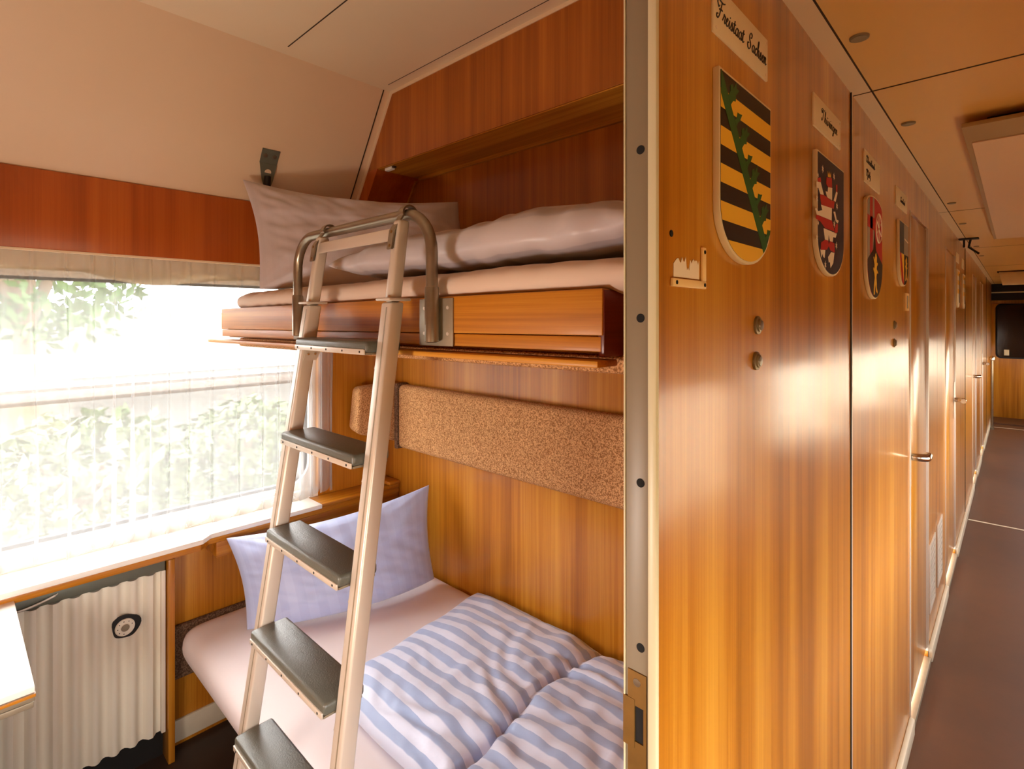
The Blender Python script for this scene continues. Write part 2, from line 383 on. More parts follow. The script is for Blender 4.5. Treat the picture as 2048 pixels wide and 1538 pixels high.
# corridor wall with flush doors
DOORS = [(2.55, 3.12, 'near'), (3.95, 4.62, 'far'), (6.55, 7.13, 'near'), (7.95, 8.58, 'far')]
cw = MB(); XK = -.30
ys = [.562] + [v for d in DOORS for v in d[:2]] + [YE]
for i in range(0, len(ys), 2):
    a, b = ys[i], ys[i + 1]; cuts = [a] + [c for c in (1.545, 3.53, 5.553, 7.55, 9.55) if a < c < b] + [b]
    for u, v in zip(cuts, cuts[1:]):
        cw.box(-.345, XK, u + .001, v - .001, 0, ZK, M['wood'])
for a, b, s in DOORS: cw.box(-.345, XK, a, b, 2.004, ZK, M['wood'])
cw.box(-.345, XK, -3, -.06, 0, ZK, M['wood']).box(-.345, XK, -.06, .562, 2.02, ZK, M['wood'])
struct(cw.build('wall_corridor'))
tn = 8
for y in (1.545, 5.553, 9.55):
    struct(MB().box(-.302, -.2975, y - .006, y + .006, .06, ZK, M['alu'], bev=.001).box(-.302, -.2970, y - .0075, y - .0055, .06, ZK, M['black']).build('trim_%d' % tn)); tn += 1
for k, (a, b, s) in enumerate(DOORS):
    d = struct(MB().box(-.340, -.306, a + .003, b - .003, .06, 2.0, M['wood'], bev=.002).build('door_%d' % (k + 2)))
    for y in (a, b):
        MB().box(-.322, -.2965, y - .009, y + .004, .055, 2.004, M['alu'], bev=.001).build('metal_edge', d)
    hy_ = a + .028 if s == 'near' else b - .028; sg = 1 if s == 'near' else -1
    e = MB().box(-.306, -.301, hy_ - .02, hy_ + .02, .93, 1.17, M['alu'], bev=.002).build('escutcheon', d)
    h = MB(); h.tube(catmull([(-.302, hy_, 1.052), (-.275, hy_, 1.052), (-.255, hy_ + sg * .012, 1.052), (-.252, hy_ + sg * .03, 1.052), (-.252, hy_ + sg * .055, 1.052)], 5), .015, M['chrome'], 14)
    h.build('handle', d)
# skirting
sk = MB(); 
for i in range(0, len(ys), 2): sk.box(-.3, -.283, ys[i] + .01, ys[i + 1] - .01, 0, .062, M['skirt'], bev=.004)
for a, b, s in DOORS: sk.box(-.315, -.287, a, b, 0, .026, M['plate'], bev=.003)
struct(sk.build('baseboard_corridor'))
struct(MB().box(XW, XW + .012, .57, YB, .018, .098, M['skirt'], bev=.003).build('baseboard_left'))

# the jamb of the open door beside the camera
jb = struct(MB().box(-.3415, -.3095, .559, .60, 0, ZK, M['jamb'], bev=.002).build('door_1'))
MB().box(-.3425, -.3403, .5570, .5595, 0, ZK, M['jambedge'], bev=.0008).build('edge_strip', jb)
MB().box(-.3100, -.2985, .5555, .563, 0, ZK, M['jambedge'], bev=.002).build('edge_strip', jb)
for z in (1.785, 1.588, 1.395, 1.202, 1.02, .8):
    MB().lathe((-.3205, .5592, z), (0, -1, 0), [(0, .0052), (.0008, .0052), (.0009, .0001)], M['hole'], 20).build('screw_hole', jb)
st = MB()                                     # brass strike plate with its square hole
Y0, Y1 = .5572, .5592
st.box(-.3365, -.3125, Y0, Y1, 1.139, 1.172, M['brass']).box(-.3425, -.3275, Y0 - .0006, Y1, 1.082, 1.139, M['brass']).box(-.3275, -.3125, Y0, Y1, 1.132, 1.139, M['brass'])
st.box(-.3160, -.3125, Y0, Y1, 1.09, 1.132, M['brass']).box(-.3275, -.3125, Y0, Y1, 1.03, 1.09, M['brass']).box(-.3365, -.3275, Y0, Y1, 1.03, 1.082, M['brass'])
st.box(-.3275, -.3160, Y1 - .0004, Y1, 1.09, 1.132, M['hole'])
stp = st.build('strike_plate', jb)
for z in (1.160, 1.044): MB().lathe((-.3245, Y0, z), (0, -1, 0), [(-.001, .0052), (.0006, .0046), (.0008, .0001)], M['alu_d'], 18).build('screw', stp)

# outer side of the corridor: wall, four windows with half drawn blinds, out of the picture but lighting it
XO = .47
ow = MB(); wins = [(-2.2, -1.0), (-.55, .75), (1.45, 2.75), (3.45, 4.75), (5.45, 6.75), (7.45, 8.75), (9.3, 10.9)]
ow.box(XO, XO + .05, -3, YE, 0, .72, M['wood']).box(XO, XO + .05, -3, YE, 1.80, ZK, M['wood'])
ey = [-3] + [v for w in wins for v in w] + [YE]
for i in range(0, len(ey), 2): ow.box(XO, XO + .05, ey[i], ey[i + 1], .72, 1.80, M['wood'])
struct(ow.build('wall_corridor_outer'))
for k, (a, b) in enumerate(wins):
    w = struct(MB().box(XO + .02, XO + .03, a, b, 1.77, 1.80, M['alu']).box(XO + .02, XO + .03, a, b, .72, .75, M['alu']).build('window_%d' % (k + 2)))
    MB().box(XO + .024, XO + .026, a, b, .75, 1.77, M['glass']).build('glass_pane', w)
    MB().box(XO + .008, XO + .012, a, b, 1.27 if a > 1 else 1.33, 1.80, M['blind_c']).build('roller_blind', w)
sbox('wall_corridor_near', -.345, .52, -3.05, -3, 0, ZK, M['wood'])

# end of the corridor
en = struct(MB().box(-.345, .52, YE, YE + .05, 0, ZK, M['wood']).build('wall_end'))
ed = struct(MB().box(-.33, .42, YE - .035, YE, .0, 1.83, M['wood'], bev=.004).build('door_6'))
rr = []
for cx_, cz_, a0 in ((.20, 1.76, 0), (-.18, 1.76, 90), (-.18, 1.03, 180), (.20, 1.03, 270)):
    for q in range(7):
        an = math.radians(a0 + 15 * q); rr.append((cx_ + .07 * math.cos(an), cz_ + .07 * math.sin(an)))
MB().prism(rr, 'Y', YE - .048, YE - .035, M['black'], bev=.004).build('window_seal', ed)
rr2 = [((x - .01) * .92 + .01, (z - 1.395) * .95 + 1.395) for x, z in rr]
MB().prism(rr2, 'Y', YE - .051, YE - .047, M['darkglass']).build('glass_pane', ed)
MB().box(-.15, -.09, YE - .0525, YE - .051, 1.01, 1.10, M['signcream']).build('sticker', ed)
struct(MB().box(-.345, .47, YE - .06, YE - .0, 1.885, ZK, M['black']).box(-.345, .47, YE - .07, YE - .055, 2.00, 2.02, M['jambedge']).build('trim_%d' % tn)); tn += 1
sbox('trim_%d' % tn, -.30, .47, 10.9, 11.6, 0, .02, M['floor'])

# ------------------------------------------------------------------ the window
def rrect(y0, y1, z0, z1, r, n=8):
    out = []
    for cy, cz, a0 in ((y1 - r, z1 - r, 0), (y0 + r, z1 - r, 90), (y0 + r, z0 + r, 180), (y1 - r, z0 + r, 270)):
        for q in range(n + 1):
            an = math.radians(a0 + 90 * q / n); out.append((cy + r * math.cos(an), cz + r * math.sin(an)))
    return out
def ring(mb, outer, inner, x0, x1, m):
    n = len(outer)
    for (P, Q) in ((outer, inner),):
        for xx, rev in ((x0, 0), (x1, 1)):
            A = [(xx, *p) for p in P] + [(xx, *P[0])]; B = [(xx, *p) for p in Q] + [(xx, *Q[0])]
            mb.strip(A, B, m)
        for R in (P, Q):
            mb.strip([(x0, *p) for p in R] + [(x0, *R[0])], [(x1, *p) for p in R] + [(x1, *R[0])], m)
    return mb
w1 = MB(); ring(w1, rrect(WY0, WY1, WZ0, WZ1, .001), rrect(WY0 + .03, WY1 - .03, WZ0 + .022, WZ1 - .03, .10), -2.345, -2.30, M['white'])
w1 = struct(w1.build('window_1'))
sr = MB(); ring(sr, rrect(WY0 + .029, WY1 - .029, WZ0 + .021, WZ1 - .029, .10), rrect(WY0 + .04, WY1 - .04, WZ0 + .034, WZ1 - .04, .09), -2.340, -2.318, M['black'])
sr.build('rubber_seal', w1)
MB().box(-2.331, -2.327, WY0 + .03, WY1 - .03, WZ0 + .022, WZ1 - .03, M['glass']).build('glass_pane', w1)
mr = MB().box(-2.342, -2.316, WY0 + .03, WY1 - .03, 1.318, 1.348, M['white'], bev=.003)
mr.box(-2.340, -2.318, WY0 + .03, WY1 - .03, 1.348, 1.358, M['plate']).box(-2.340, -2.318, WY0 + .03, WY1 - .03, 1.306, 1.318, M['plate'])
mr.build('mid_rail', w1)
MB().box(-2.315, -2.302, WY0, WY1, .812, .834, M['black']).build('rubber_seal', w1)
# sill: white board, deeper over the heater, and the wooden ledge
struct(MB().prism([(-2.36, YN), (-2.112, YN), (-2.112, .632), (-2.145, .668), (-2.145, 1.10), (-2.36, 1.10)], 'Z', .782, .80, M['white'], bev=.003).build('trim_20'))
struct(MB().prism([(XW, YN), (-2.124, YN), (-2.124, .628), (-2.157, .664), (-2.157, YB - .004), (XW, YB - .004)], 'Z', .757, .7815, M['wood_y'], bev=.003).box(XW, -2.160, .69, YB - .004, .70, .7575, M['wood_y'], bev=.003).box(-2.31, -2.157, 1.102, YB - .004, .7815, .797, M['wood_y'], bev=.003).build('trim_21'))
struct(MB().box(XW, -2.150, YB - .06, YB - .002, .797, .815, M['wood_y'], bev=.006).build('trim_22'))

# crumpled roller blind above the pane, behind the net
bl = thing('roller_blind', (-2.29, .5, 1.70), 'cream roller blind crumpled up at the top of the compartment window', 'blind')
rows = []
for i in range(60):
    t = i / 59; y = -.13 + 1.25 * t; drop = .055 + .03 * max(0, noise.noise(Vector((t * 5, 3.1, 0)))) + (.035 if .36 < t < .68 else 0) * math.sin((t - .36) / .32 * PI)
    rows.append([(-2.286 + .008 * math.sin(9 * s_ + 14 * t) * s_, y, 1.800 - drop * s_) for s_ in [k / 8 for k in range(9)]])
MB().grid(rows, M['blind']).build('blind_cloth', bl)
MB().cyl((-2.288, -.14, 1.797), (-2.288, 1.14, 1.797), .011, M['blind'], 14).build('blind_roller', bl)

# net curtain: one long sheet folded back on itself
cu = MB(); NS, NZ = 1100, 22; rows = []
def fold(s):
    ph = 2 * PI * (23 * s + .8 * math.sin(5.1 * s + .4) + .5 * math.sin(13.7 * s))
    am = .011 + .011 * noise.noise(Vector((s * 9, .3, 7)))
    return ph, am
for i in range(NS + 1):
    s = i / NS; ph, am = fold(s); r = []
    hem = .815 + .016 * noise.noise(Vector((s * 22, 4.4, 0))) + .012 * math.sin(ph)
    for j in range(NZ + 1):
        t = j / NZ; z = 1.803 + (hem - 1.803) * t
        k = .5 + .7 * t
        y = -.16 + 1.375 * s + am * 1.45 * math.sin(ph + .5 * math.sin(3 * t + 9 * s)) * k + .01 * t * noise.noise(Vector((s * 6, t * 2, 1)))
        x = -2.256 + .009 * math.sin(2 * ph + 1) * k + .005 * math.cos(ph) * k + .008 * t * noise.noise(Vector((s * 8, t * 3, 5)))
        r.append((x, y, z))
    rows.append(r)
cu.grid(rows, M['sheer'])
tag(cu.build('net_curtain', weld=False), 'sheer white net curtain hanging across the compartment window', 'curtain')
cr = tag(MB().cyl((-2.257, -.3, 1.806), (-2.257, 1.25, 1.806), .004, M['white'], 10).build('curtain_rod'), 'thin white rod holding the net curtain under the brown valance', 'curtain rod')

# ------------------------------------------------------------------ heater, table
ra = thing('heater_cover', (-2.24, .32, .1), 'corrugated cream heater cover below the window with a round dial', 'heater')
rows = []; NY = 150
for i in range(NY + 1):
    y = -.45 + .985 * i / NY
    q = math.sin(2 * PI * (y - .02) / .0515); x = -2.222 + .012 * max(-.82, min(.82, q * 1.08))
    rows.append([(x, y, .112), (x, y, .685)])
back = [[(-2.236, r[0][1], .112), (-2.236, r[0][1], .685)] for r in rows]
mb = MB().grid(rows, M['rad']).grid(back, M['rad'])
for z in (0, 1): mb.grid([[a[z], b[z]] for a, b in zip(rows, back)], M['rad'])
for e in (0, -1): mb.grid([[rows[e][0], back[e][0]], [rows[e][1], back[e][1]]], M['rad'])
pan = mb.build('corrugated_panel', ra, smooth=50)
pan['label'] = 'corrugated cream panel'
MB().box(-2.24, -2.212, .528, .541, .112, .69, M['rad'], bev=.002).build('edge_strip', ra)
MB().box(-2.274, -2.213, -.45, .54, .690, .727, M['steel'], bev=.003).box(-2.274, -2.206, -.45, .54, .727, .757, M['seam']).build('top_grille', ra)
MB().tube(catmull([(-2.208, .12, .695), (-2.207, .18, .70), (-2.207, .23, .712), (-2.209, .245, .718)], 6), [.002] * 3 + [.004] * 12 + [.002] * 4, M['alu'], 8).build('grille_clip', ra)
di = MB()
hp = [(.423 + .041 * math.cos(t) * (1 + .10 * math.sin(3 * t + 1)), .540 + .042 * math.sin(t) * (1 + .12 * math.cos(2 * t + .6))) for t in [2 * PI * k / 28 for k in range(28)]]
dial = di.prism(hp, 'X', -2.2150, -2.2090, M['black']).build('dial_opening', ra)
kn = MB().lathe((-2.2095, .420, .538), (1, 0, 0), [(0, .0285), (.003, .0285), (.0055, .026), (.0057, .014), (.0068, .0135), (.0085, .011), (.0088, .0001)], M['rad'], 32).build('thermostat_dial', dial)
MB().lathe((-2.2015, .420, .538), (1, 0, 0), [(0, .012), (.0025, .0105), (.003, .0001)], M['plate'], 24).build('dial_centre', dial)
for k in range(7):
    an = math.radians(20 + 40 * k); yy, zz = .420 + .021 * math.cos(an), .538 + .021 * math.sin(an)
    di2 = MB().cyl((-2.2042, yy, zz), (-2.2034, yy, zz), .0017, M['ink'], 8)
    di2.build('dial_mark', dial)
struct(MB().box(XW, -2.195, .545, .566, 0, .728, M['wood'], bev=.002).build('trim_23'))
sbox('trim_24', XW, XW + .008, -.45, .545, .0, .12, M['black'])

tb = thing('folding_table', (-1.9, -.15, 0), 'white-topped folding table with dark edging at lower left', 'table')
MB().box(-2.193, -1.597, -.43, .138, .752, .766, M['table'], bev=.002).build('table_top', tb)
MB().box(-2.193, -1.600, -.43, .136, .7225, .7345, M['wood_y'], bev=.002).build('folded_leaf', tb)
for z, x in ((.738, -1.594), (.716, -1.597)):
    pass
MB().box(-1.612, -1.592, -.43, .139, .7445, .7515, M['wood_y'], bev=.001).box(-2.193, -1.612, .128, .1375, .7445, .7515, M['wood_y']).build('table_frame', tb)
MB().box(-1.600, -1.5935, -.43, .138, .7350, .7520, M['plate'], bev=.002).build('metal_edging', tb)
MB().box(-1.603, -1.5965, -.43, .136, .7195, .7330, M['plate'], bev=.002).build('metal_edging', tb)
MB().box(-2.193, -1.612, -.42, .13, .7345, .7445, M['wood_y']).build('hinge_rail', tb)
MB().box(-2.10, -1.655, .02, .045, .0, .7195, M['wood'], bev=.003).box(-1.68, -1.655, -.40, .045, .0, .7195, M['wood'], bev=.003).build('support_panel', tb)

# ------------------------------------------------------------------ soft goods helpers
def cushion(name, c, T, mat, parent=None, N=96, pinch=.07, front=1.0, back=.6, wr=.006, seed=0, sag=None, power=.42, uvs=(1, 1), hem=None):
    TL, TR, BL, BR = [Vector(p) for p in c]
    nrm = ((TR - TL).cross(BL - TL)).normalized()
    def P(u, v):
        uu = u * (1 - pinch * (1 - v * v) ** 1.2); vv = v * (1 - pinch * (1 - u * u) ** 1.2)
        a = TL.lerp(TR, (uu + 1) / 2); b = BL.lerp(BR, (uu + 1) / 2); p = b.lerp(a, (vv + 1) / 2)
        if sag: p = p + Vector(sag(u, v))
        return p
    mb = MB(); sides = []
    for sgn, k in ((-1, front), (1, back)):
        rows = []
        for i in range(N + 1):
            u = math.sin(PI / 2 * (2 * i / N - 1)); r = []
            for j in range(N + 1):
                v = math.sin(PI / 2 * (2 * j / N - 1))
                e = max(0, (1 - u * u) * (1 - v * v))
                h = T * e ** power
                w = wr * min(1, 3 * e) * (noise.noise(Vector((u * 2.2 + seed, v * 2.6, sgn * 3))) * 1.6 + noise.noise(Vector((u * 7 + v * 5 + seed, v * 4 - u * 3, sgn))) * .8)
                if hem:
                    hv = v - (hem[0] + hem[1] * u + hem[2] * (1 - u * u))
                    w += .008 * min(1, 3 * e) * (1 / (1 + math.exp(-hv * 60))) * (1 if sgn == -1 else 0)
                # folds radiating out of the corners
                for cu_, cv_ in ((1, 1), (-1, 1), (1, -1), (-1, -1)):
                    dd = math.hypot(u - cu_, v - cv_); an = math.atan2(v - cv_, u - cu_)
                    w += wr * .9 * math.exp(-dd * 2.2) * min(1, dd * 3) * math.sin(an * 11 + seed * 2 + cu_) * min(1, 4 * e)
                r.append(P(u, v) + nrm * (-sgn) * -1 * (h * k + w * k) * (1))
            rows.append(r)
        mb.grid(rows, mat, uvfn=lambda a, b: (a * uvs[0], b * uvs[1]))
    return mb.build(name, parent, smooth=80)
def slab(name, x0, x1, y0, y1, zm, Tt, Tb, mat, n=4, ns=None, NX=80, NY=60, fn=None, parent=None, edge=None, uv=None):
    """a stuffed slab: both faces rounded off towards the rim"""
    mb = MB(); xc, hx, yc, hy_ = (x0 + x1) / 2, (x1 - x0) / 2, (y0 + y1) / 2, (y1 - y0) / 2
    for sgn, T in ((1, Tt), (-1, -Tb)):
        rows = []
        for i in range(NX + 1):
            q = 2 * i / NX - 1; s = math.copysign(1 - (1 - abs(q)) ** 1.6, q); r = []
            for j in range(NY + 1):
                q2 = 2 * j / NY - 1; t = math.copysign(1 - (1 - abs(q2)) ** 1.6, q2)
                f = max(0, (1 - abs(s) ** (ns or n)) * (1 - abs(t) ** n)) ** (1 / 2.2)
                x, y = xc + hx * s, yc + hy_ * t
                if edge: x, y = edge(x, y, s, t)
                z = zm + T * f
                if fn: z += fn(x, y, s, t, sgn, f)
                r.append((x, y, z))
            rows.append(r)
        mid = rows[NX // 2]; acc = [0.0]              # length along the cloth, so that stripes keep their width round the rim
        for p, q in zip(mid, mid[1:]): acc.append(acc[-1] + (Vector(q) - Vector(p)).length)
        mb.grid(rows, mat, uvfn=lambda a, b: (a, acc[int(round(b * NY))]))
    return mb.build(name, parent, smooth=80)

# ------------------------------------------------------------------ lower bed
lb = thing('lower_bed', (-1.25, 1.1, 0), 'lower berth base and upholstered end under the white mattress', 'bed')
MB().box(-2.16, -.40, .80, YB - .003, .02, .345, M['wood_x'], bev=.004).build('bed_base', lb)
MB().box(XW + .001, XW + .026, .568, YB - .004, .256, .452, M['tweed_d'], bev=.008).build('end_cushion', lb)
def mat_fn(x, y, s, t, sgn, f):
    return .004 * noise.noise(Vector((x * 4, y * 4, 1))) * f + .002 * noise.noise(Vector((x * 14, y * 9, 2))) * f
def mat_edge(x, y, s, t):                     # rounded corners in plan
    return x + (.05 if s < 0 else -.05) * abs(s) ** 30 * abs(t) ** 14, y - math.copysign(.045, t) * abs(t) ** 14 * abs(s) ** 40
mt = slab('mattress', -2.235, -.36, .578, YB - .004, .408, .058, .058, M['sheet'], n=18, ns=34, NX=80, NY=60, fn=mat_fn, edge=mat_edge)
tag(mt, 'lower mattress in a white fitted sheet, below the upper bunk', 'mattress')
pl = cushion('pillow', [(-2.13, .715, .775), (-1.835, 1.425, .875), (-1.985, .735, .485), (-1.80, 1.425, .485)], .085, M['pil'], front=1.0, back=.45, seed=2, wr=.007, pinch=.05,
             sag=lambda u, v: ((.085 * (1 - u * u) * (1 - v) * .5, -.0 , -.025 * (1 - u * u) * (1 + v) * .5)), uvs=(1, 1), hem=(.22, .10, -.12))
tag(pl, 'light blue pillow propped against the wall on the lower bed', 'pillow')
CRX = -.985
def duv_fn(x, y, s, t, sgn, f):
    if sgn < 0: return 0
    cr = -.022 * math.exp(-((x - CRX - .02 * math.sin(y * 9)) / .012) ** 2) - .012 * math.exp(-((x - CRX) / .05) ** 2)
    ra_ = (noise.noise(Vector((x * 5, y * 7, 4))) * .010 + noise.noise(Vector((x * 9 + 2 * y, y * 13, 9))) * .006 + noise.noise(Vector((x * 26, y * 16, 2))) * .0022)
    rad = .007 * math.exp(-abs(x - CRX) * 5) * math.sin(y * 55 + 9 * noise.noise(Vector((x * 6, y * 6, 0))))
    near = math.exp(-abs(x - CRX) * 4.5)
    ra_ += .0065 * near * (noise.noise(Vector((x * 22 + 3 * y, y * 26, 7))) + .6 * noise.noise(Vector((x * 45, y * 40 + 4 * x, 3))))
    cr -= .010 * math.exp(-((x + .66 + .05 * math.sin(y * 6)) / .02) ** 2) * max(0, 1.2 - y)
    return (cr + ra_ + rad) * min(1, f * 1.6)
def duv_edge(x, y, s, t):
    return x + .010 * noise.noise(Vector((y * 6, 2, t))) * abs(s) - .05 * (t) * (1 if s < 0 else 0) * abs(s) ** 3, y + .008 * noise.noise(Vector((x * 5, 1, s))) * abs(t)
dv = slab('duvet', -1.53, -.36, .775, 1.478, .484, .050, .014, M['duv'], n=7, NX=150, NY=110, fn=duv_fn, edge=duv_edge)
tag(dv, 'folded duvet with light blue and white stripes on the lower bed', 'duvet')

# ------------------------------------------------------------------ backrest on the partition
br = thing('backrest', (-1.3, YB, .99), 'long brown tweed backrest cushion on the partition above the lower bed', 'backrest')
MB().box(-2.085, -.36, 1.435, YB - .001, .992, 1.283, M['tweed'], bev=.022, seg=4).build('cushion', br)
MB().box(-2.105, -2.080, 1.43, YB - .001, .986, 1.289, M['tweed_d'], bev=.008, seg=3).build('welt', br)
MB().hexa([(-2.255, 1.28, 1.08), (-2.125, 1.25, 1.075), (-2.105, YB - .002, 1.0), (-2.255, YB - .002, 1.0), (-2.235, 1.29, 1.275), (-2.125, 1.26, 1.28), (-2.105, YB - .002, 1.285), (-2.235, YB - .002, 1.285)], M['tweed'], bev=.022, seg=4).build('head_wing', br)

# ------------------------------------------------------------------ upper bunk
ub = thing('upper_bunk', (-1.3, 1.05, 1.5), 'upper folding bunk with wooden front boards above the tweed backrest', 'bunk bed')
YK = .715
def tz(x): return .011 * (x + 2.18) / 1.7      # the bunk sits a little higher at the corridor end
def tbox(mb, x0, x1, y0, y1, z0, z1, m, bev=.002):
    a, b = tz(x0), tz(x1)
    return mb.hexa([(x0, y0, z0 + a), (x1, y0, z0 + b), (x1, y1, z0 + b), (x0, y1, z0 + a), (x0, y0, z1 + a), (x1, y0, z1 + b), (x1, y1, z1 + b), (x0, y1, z1 + a)], m, bev)
tbox(MB(), -2.181, -.478, YK, YK + .022, 1.5495, 1.625, M['wood_x']).build('front_board', ub)
tbox(MB(), -2.178, -.482, YK + .002, YK + .022, 1.523, 1.548, M['wood_x']).build('lower_front_board', ub)
tbox(MB(), -2.241, -.468, YK - .028, YK + .03, 1.500, 1.511, M['wood_x'], .003).build('ledge', ub)
tbox(MB(), -.488, -.476, YK + .003, 1.46, 1.515, 1.623, M['mahogany']).build('end_board', ub)
tbox(MB(), -2.181, -2.165, YK + .022, 1.46, 1.523, 1.625, M['wood_x']).build('end_board', ub)
tbox(MB(), -2.165, -.488, YK + .022, 1.46, 1.519, 1.604, M['wood_x']).build('bunk_base', ub)
tbox(MB(), -2.15, -.40, YK + .05, 1.46, 1.484, 1.5155, M['tweed'], .008).build('underside_upholstery', ub)
for x0, x1 in ((-.950, -.838), (-1.565, -1.462)):
    p = tbox(MB(), x0, x1, YK - .004, YK, 1.522, 1.622, M['plate'], .0015).build('mounting_plate', ub)
    for xx in (x0 + .018, x1 - .016):
        for zz in (1.548, 1.602):
            MB().lathe((xx, YK - .004, zz + tz(xx)), (0, -1, 0), [(0, .0042), (.001, .0036), (.0012, .0001)], M['alu'], 12).build('screw', p)
GX0, GX1, GY, GZ = -1.500, -.884, .694, 1.815
path = [(GX0, GY, 1.64), (GX0, GY, GZ - .10)]
for k in range(1, 9):
    an = PI - k * PI / 16; path.append((GX0 + .09 + .09 * math.cos(an), GY, GZ - .09 + .09 * math.sin(an)))
for k in range(0, 9):
    an = PI / 2 - k * PI / 16; path.append((GX1 - .09 + .09 * math.cos(an), GY, GZ - .09 + .09 * math.sin(an)))
path += [(GX1, GY, GZ - .10), (GX1, GY, 1.64)]
gr = MB().tube(path, .0125, M['alu_d'], 18).build('guard_rail', ub, smooth=60)
for x in (GX0, GX1):
    MB().tube([(x, GY, 1.538), (x, GY, 1.54), (x, GY, 1.652), (x, GY, 1.655)], [.009, .0150, .0150, .0128], M['alu_d'], 18).build('rail_socket', ub)
# bedding on the bunk
def um_fn(x, y, s, t, sgn, f):
    w = .005 * noise.noise(Vector((x * 5, y * 4, 1)))
    w += .0045 * math.sin(x * 75 + 6 * noise.noise(Vector((x * 4, y * 5, 3)))) * max(0, -t) ** 2 * (1 if x < -1.55 else .25)
    return w * f + tz(x)
um = slab('mattress', -2.135, -.40, .722, 1.455, 1.648, .036, .034, M['sheet_b'], n=12, ns=22, NX=150, NY=50, fn=um_fn, edge=lambda x, y, s, t: (x + (.06 if s < 0 else 0) * abs(s) ** 20 * abs(t) ** 8, y - math.copysign(.05, t) * abs(t) ** 10 * (abs(s) ** 30 if s < 0 else 0)))
tag(um, 'upper mattress in a grey beige sheet, lying in the bunk', 'mattress')
up = cushion('pillow', [(-2.135, .775, 2.115), (-1.61, 1.395, 2.05), (-1.90, .745, 1.690), (-1.44, 1.36, 1.705)], .09, M['pil_g'], front=1.0, back=.5, seed=5, wr=.008, pinch=.06,
             sag=lambda u, v: (0, 0, -.04 * (1 - u * u) * (1 + v) * .5), hem=(.18, -.08, .05))
tag(up, 'grey pillow leaning in the corner of the upper bunk', 'pillow')
def ud_fn(x, y, s, t, sgn, f):
    a = (x + 1.40) / 1.0
    lift = .016 * max(0, min(1, a)) if sgn > 0 else 0
    w = .010 * noise.noise(Vector((x * 5, y * 5, 8))) + .006 * noise.noise(Vector((x * 16, y * 7, 3)))
    w += .0035 * noise.noise(Vector((x * 34 + y * 10, y * 12, 5 + t * 2))) + .003 * math.sin(x * 95 + t * 6 + 8 * noise.noise(Vector((x * 6, t * 2, 4)))) * max(0, noise.noise(Vector((x * 4, t, 9))))
    w += .005 * math.sin(x * 48 + 7 * noise.noise(Vector((x * 5, y * 6, 1)))) * (.4 + .6 * noise.noise(Vector((x * 3, 1, 1))))
    return (w + lift) * f + tz(x)
def ud_edge(x, y, s, t):
    k = max(0, -t) ** 3
    return x + .02 * noise.noise(Vector((y * 7, 3, s))) * abs(s), y - k * (.008 * math.sin(x * 40 + 5 * noise.noise(Vector((x * 4, 0, 0)))) + .012 * noise.noise(Vector((x * 6, 2, 2))))
ud = slab('duvet', -1.40, -.442, .742, 1.42, 1.730, .060, .038, M['duv_g'], n=6, NX=130, NY=70, fn=ud_fn, edge=ud_edge)
tag(ud, 'grey striped duvet folded thick on the upper bunk', 'duvet')

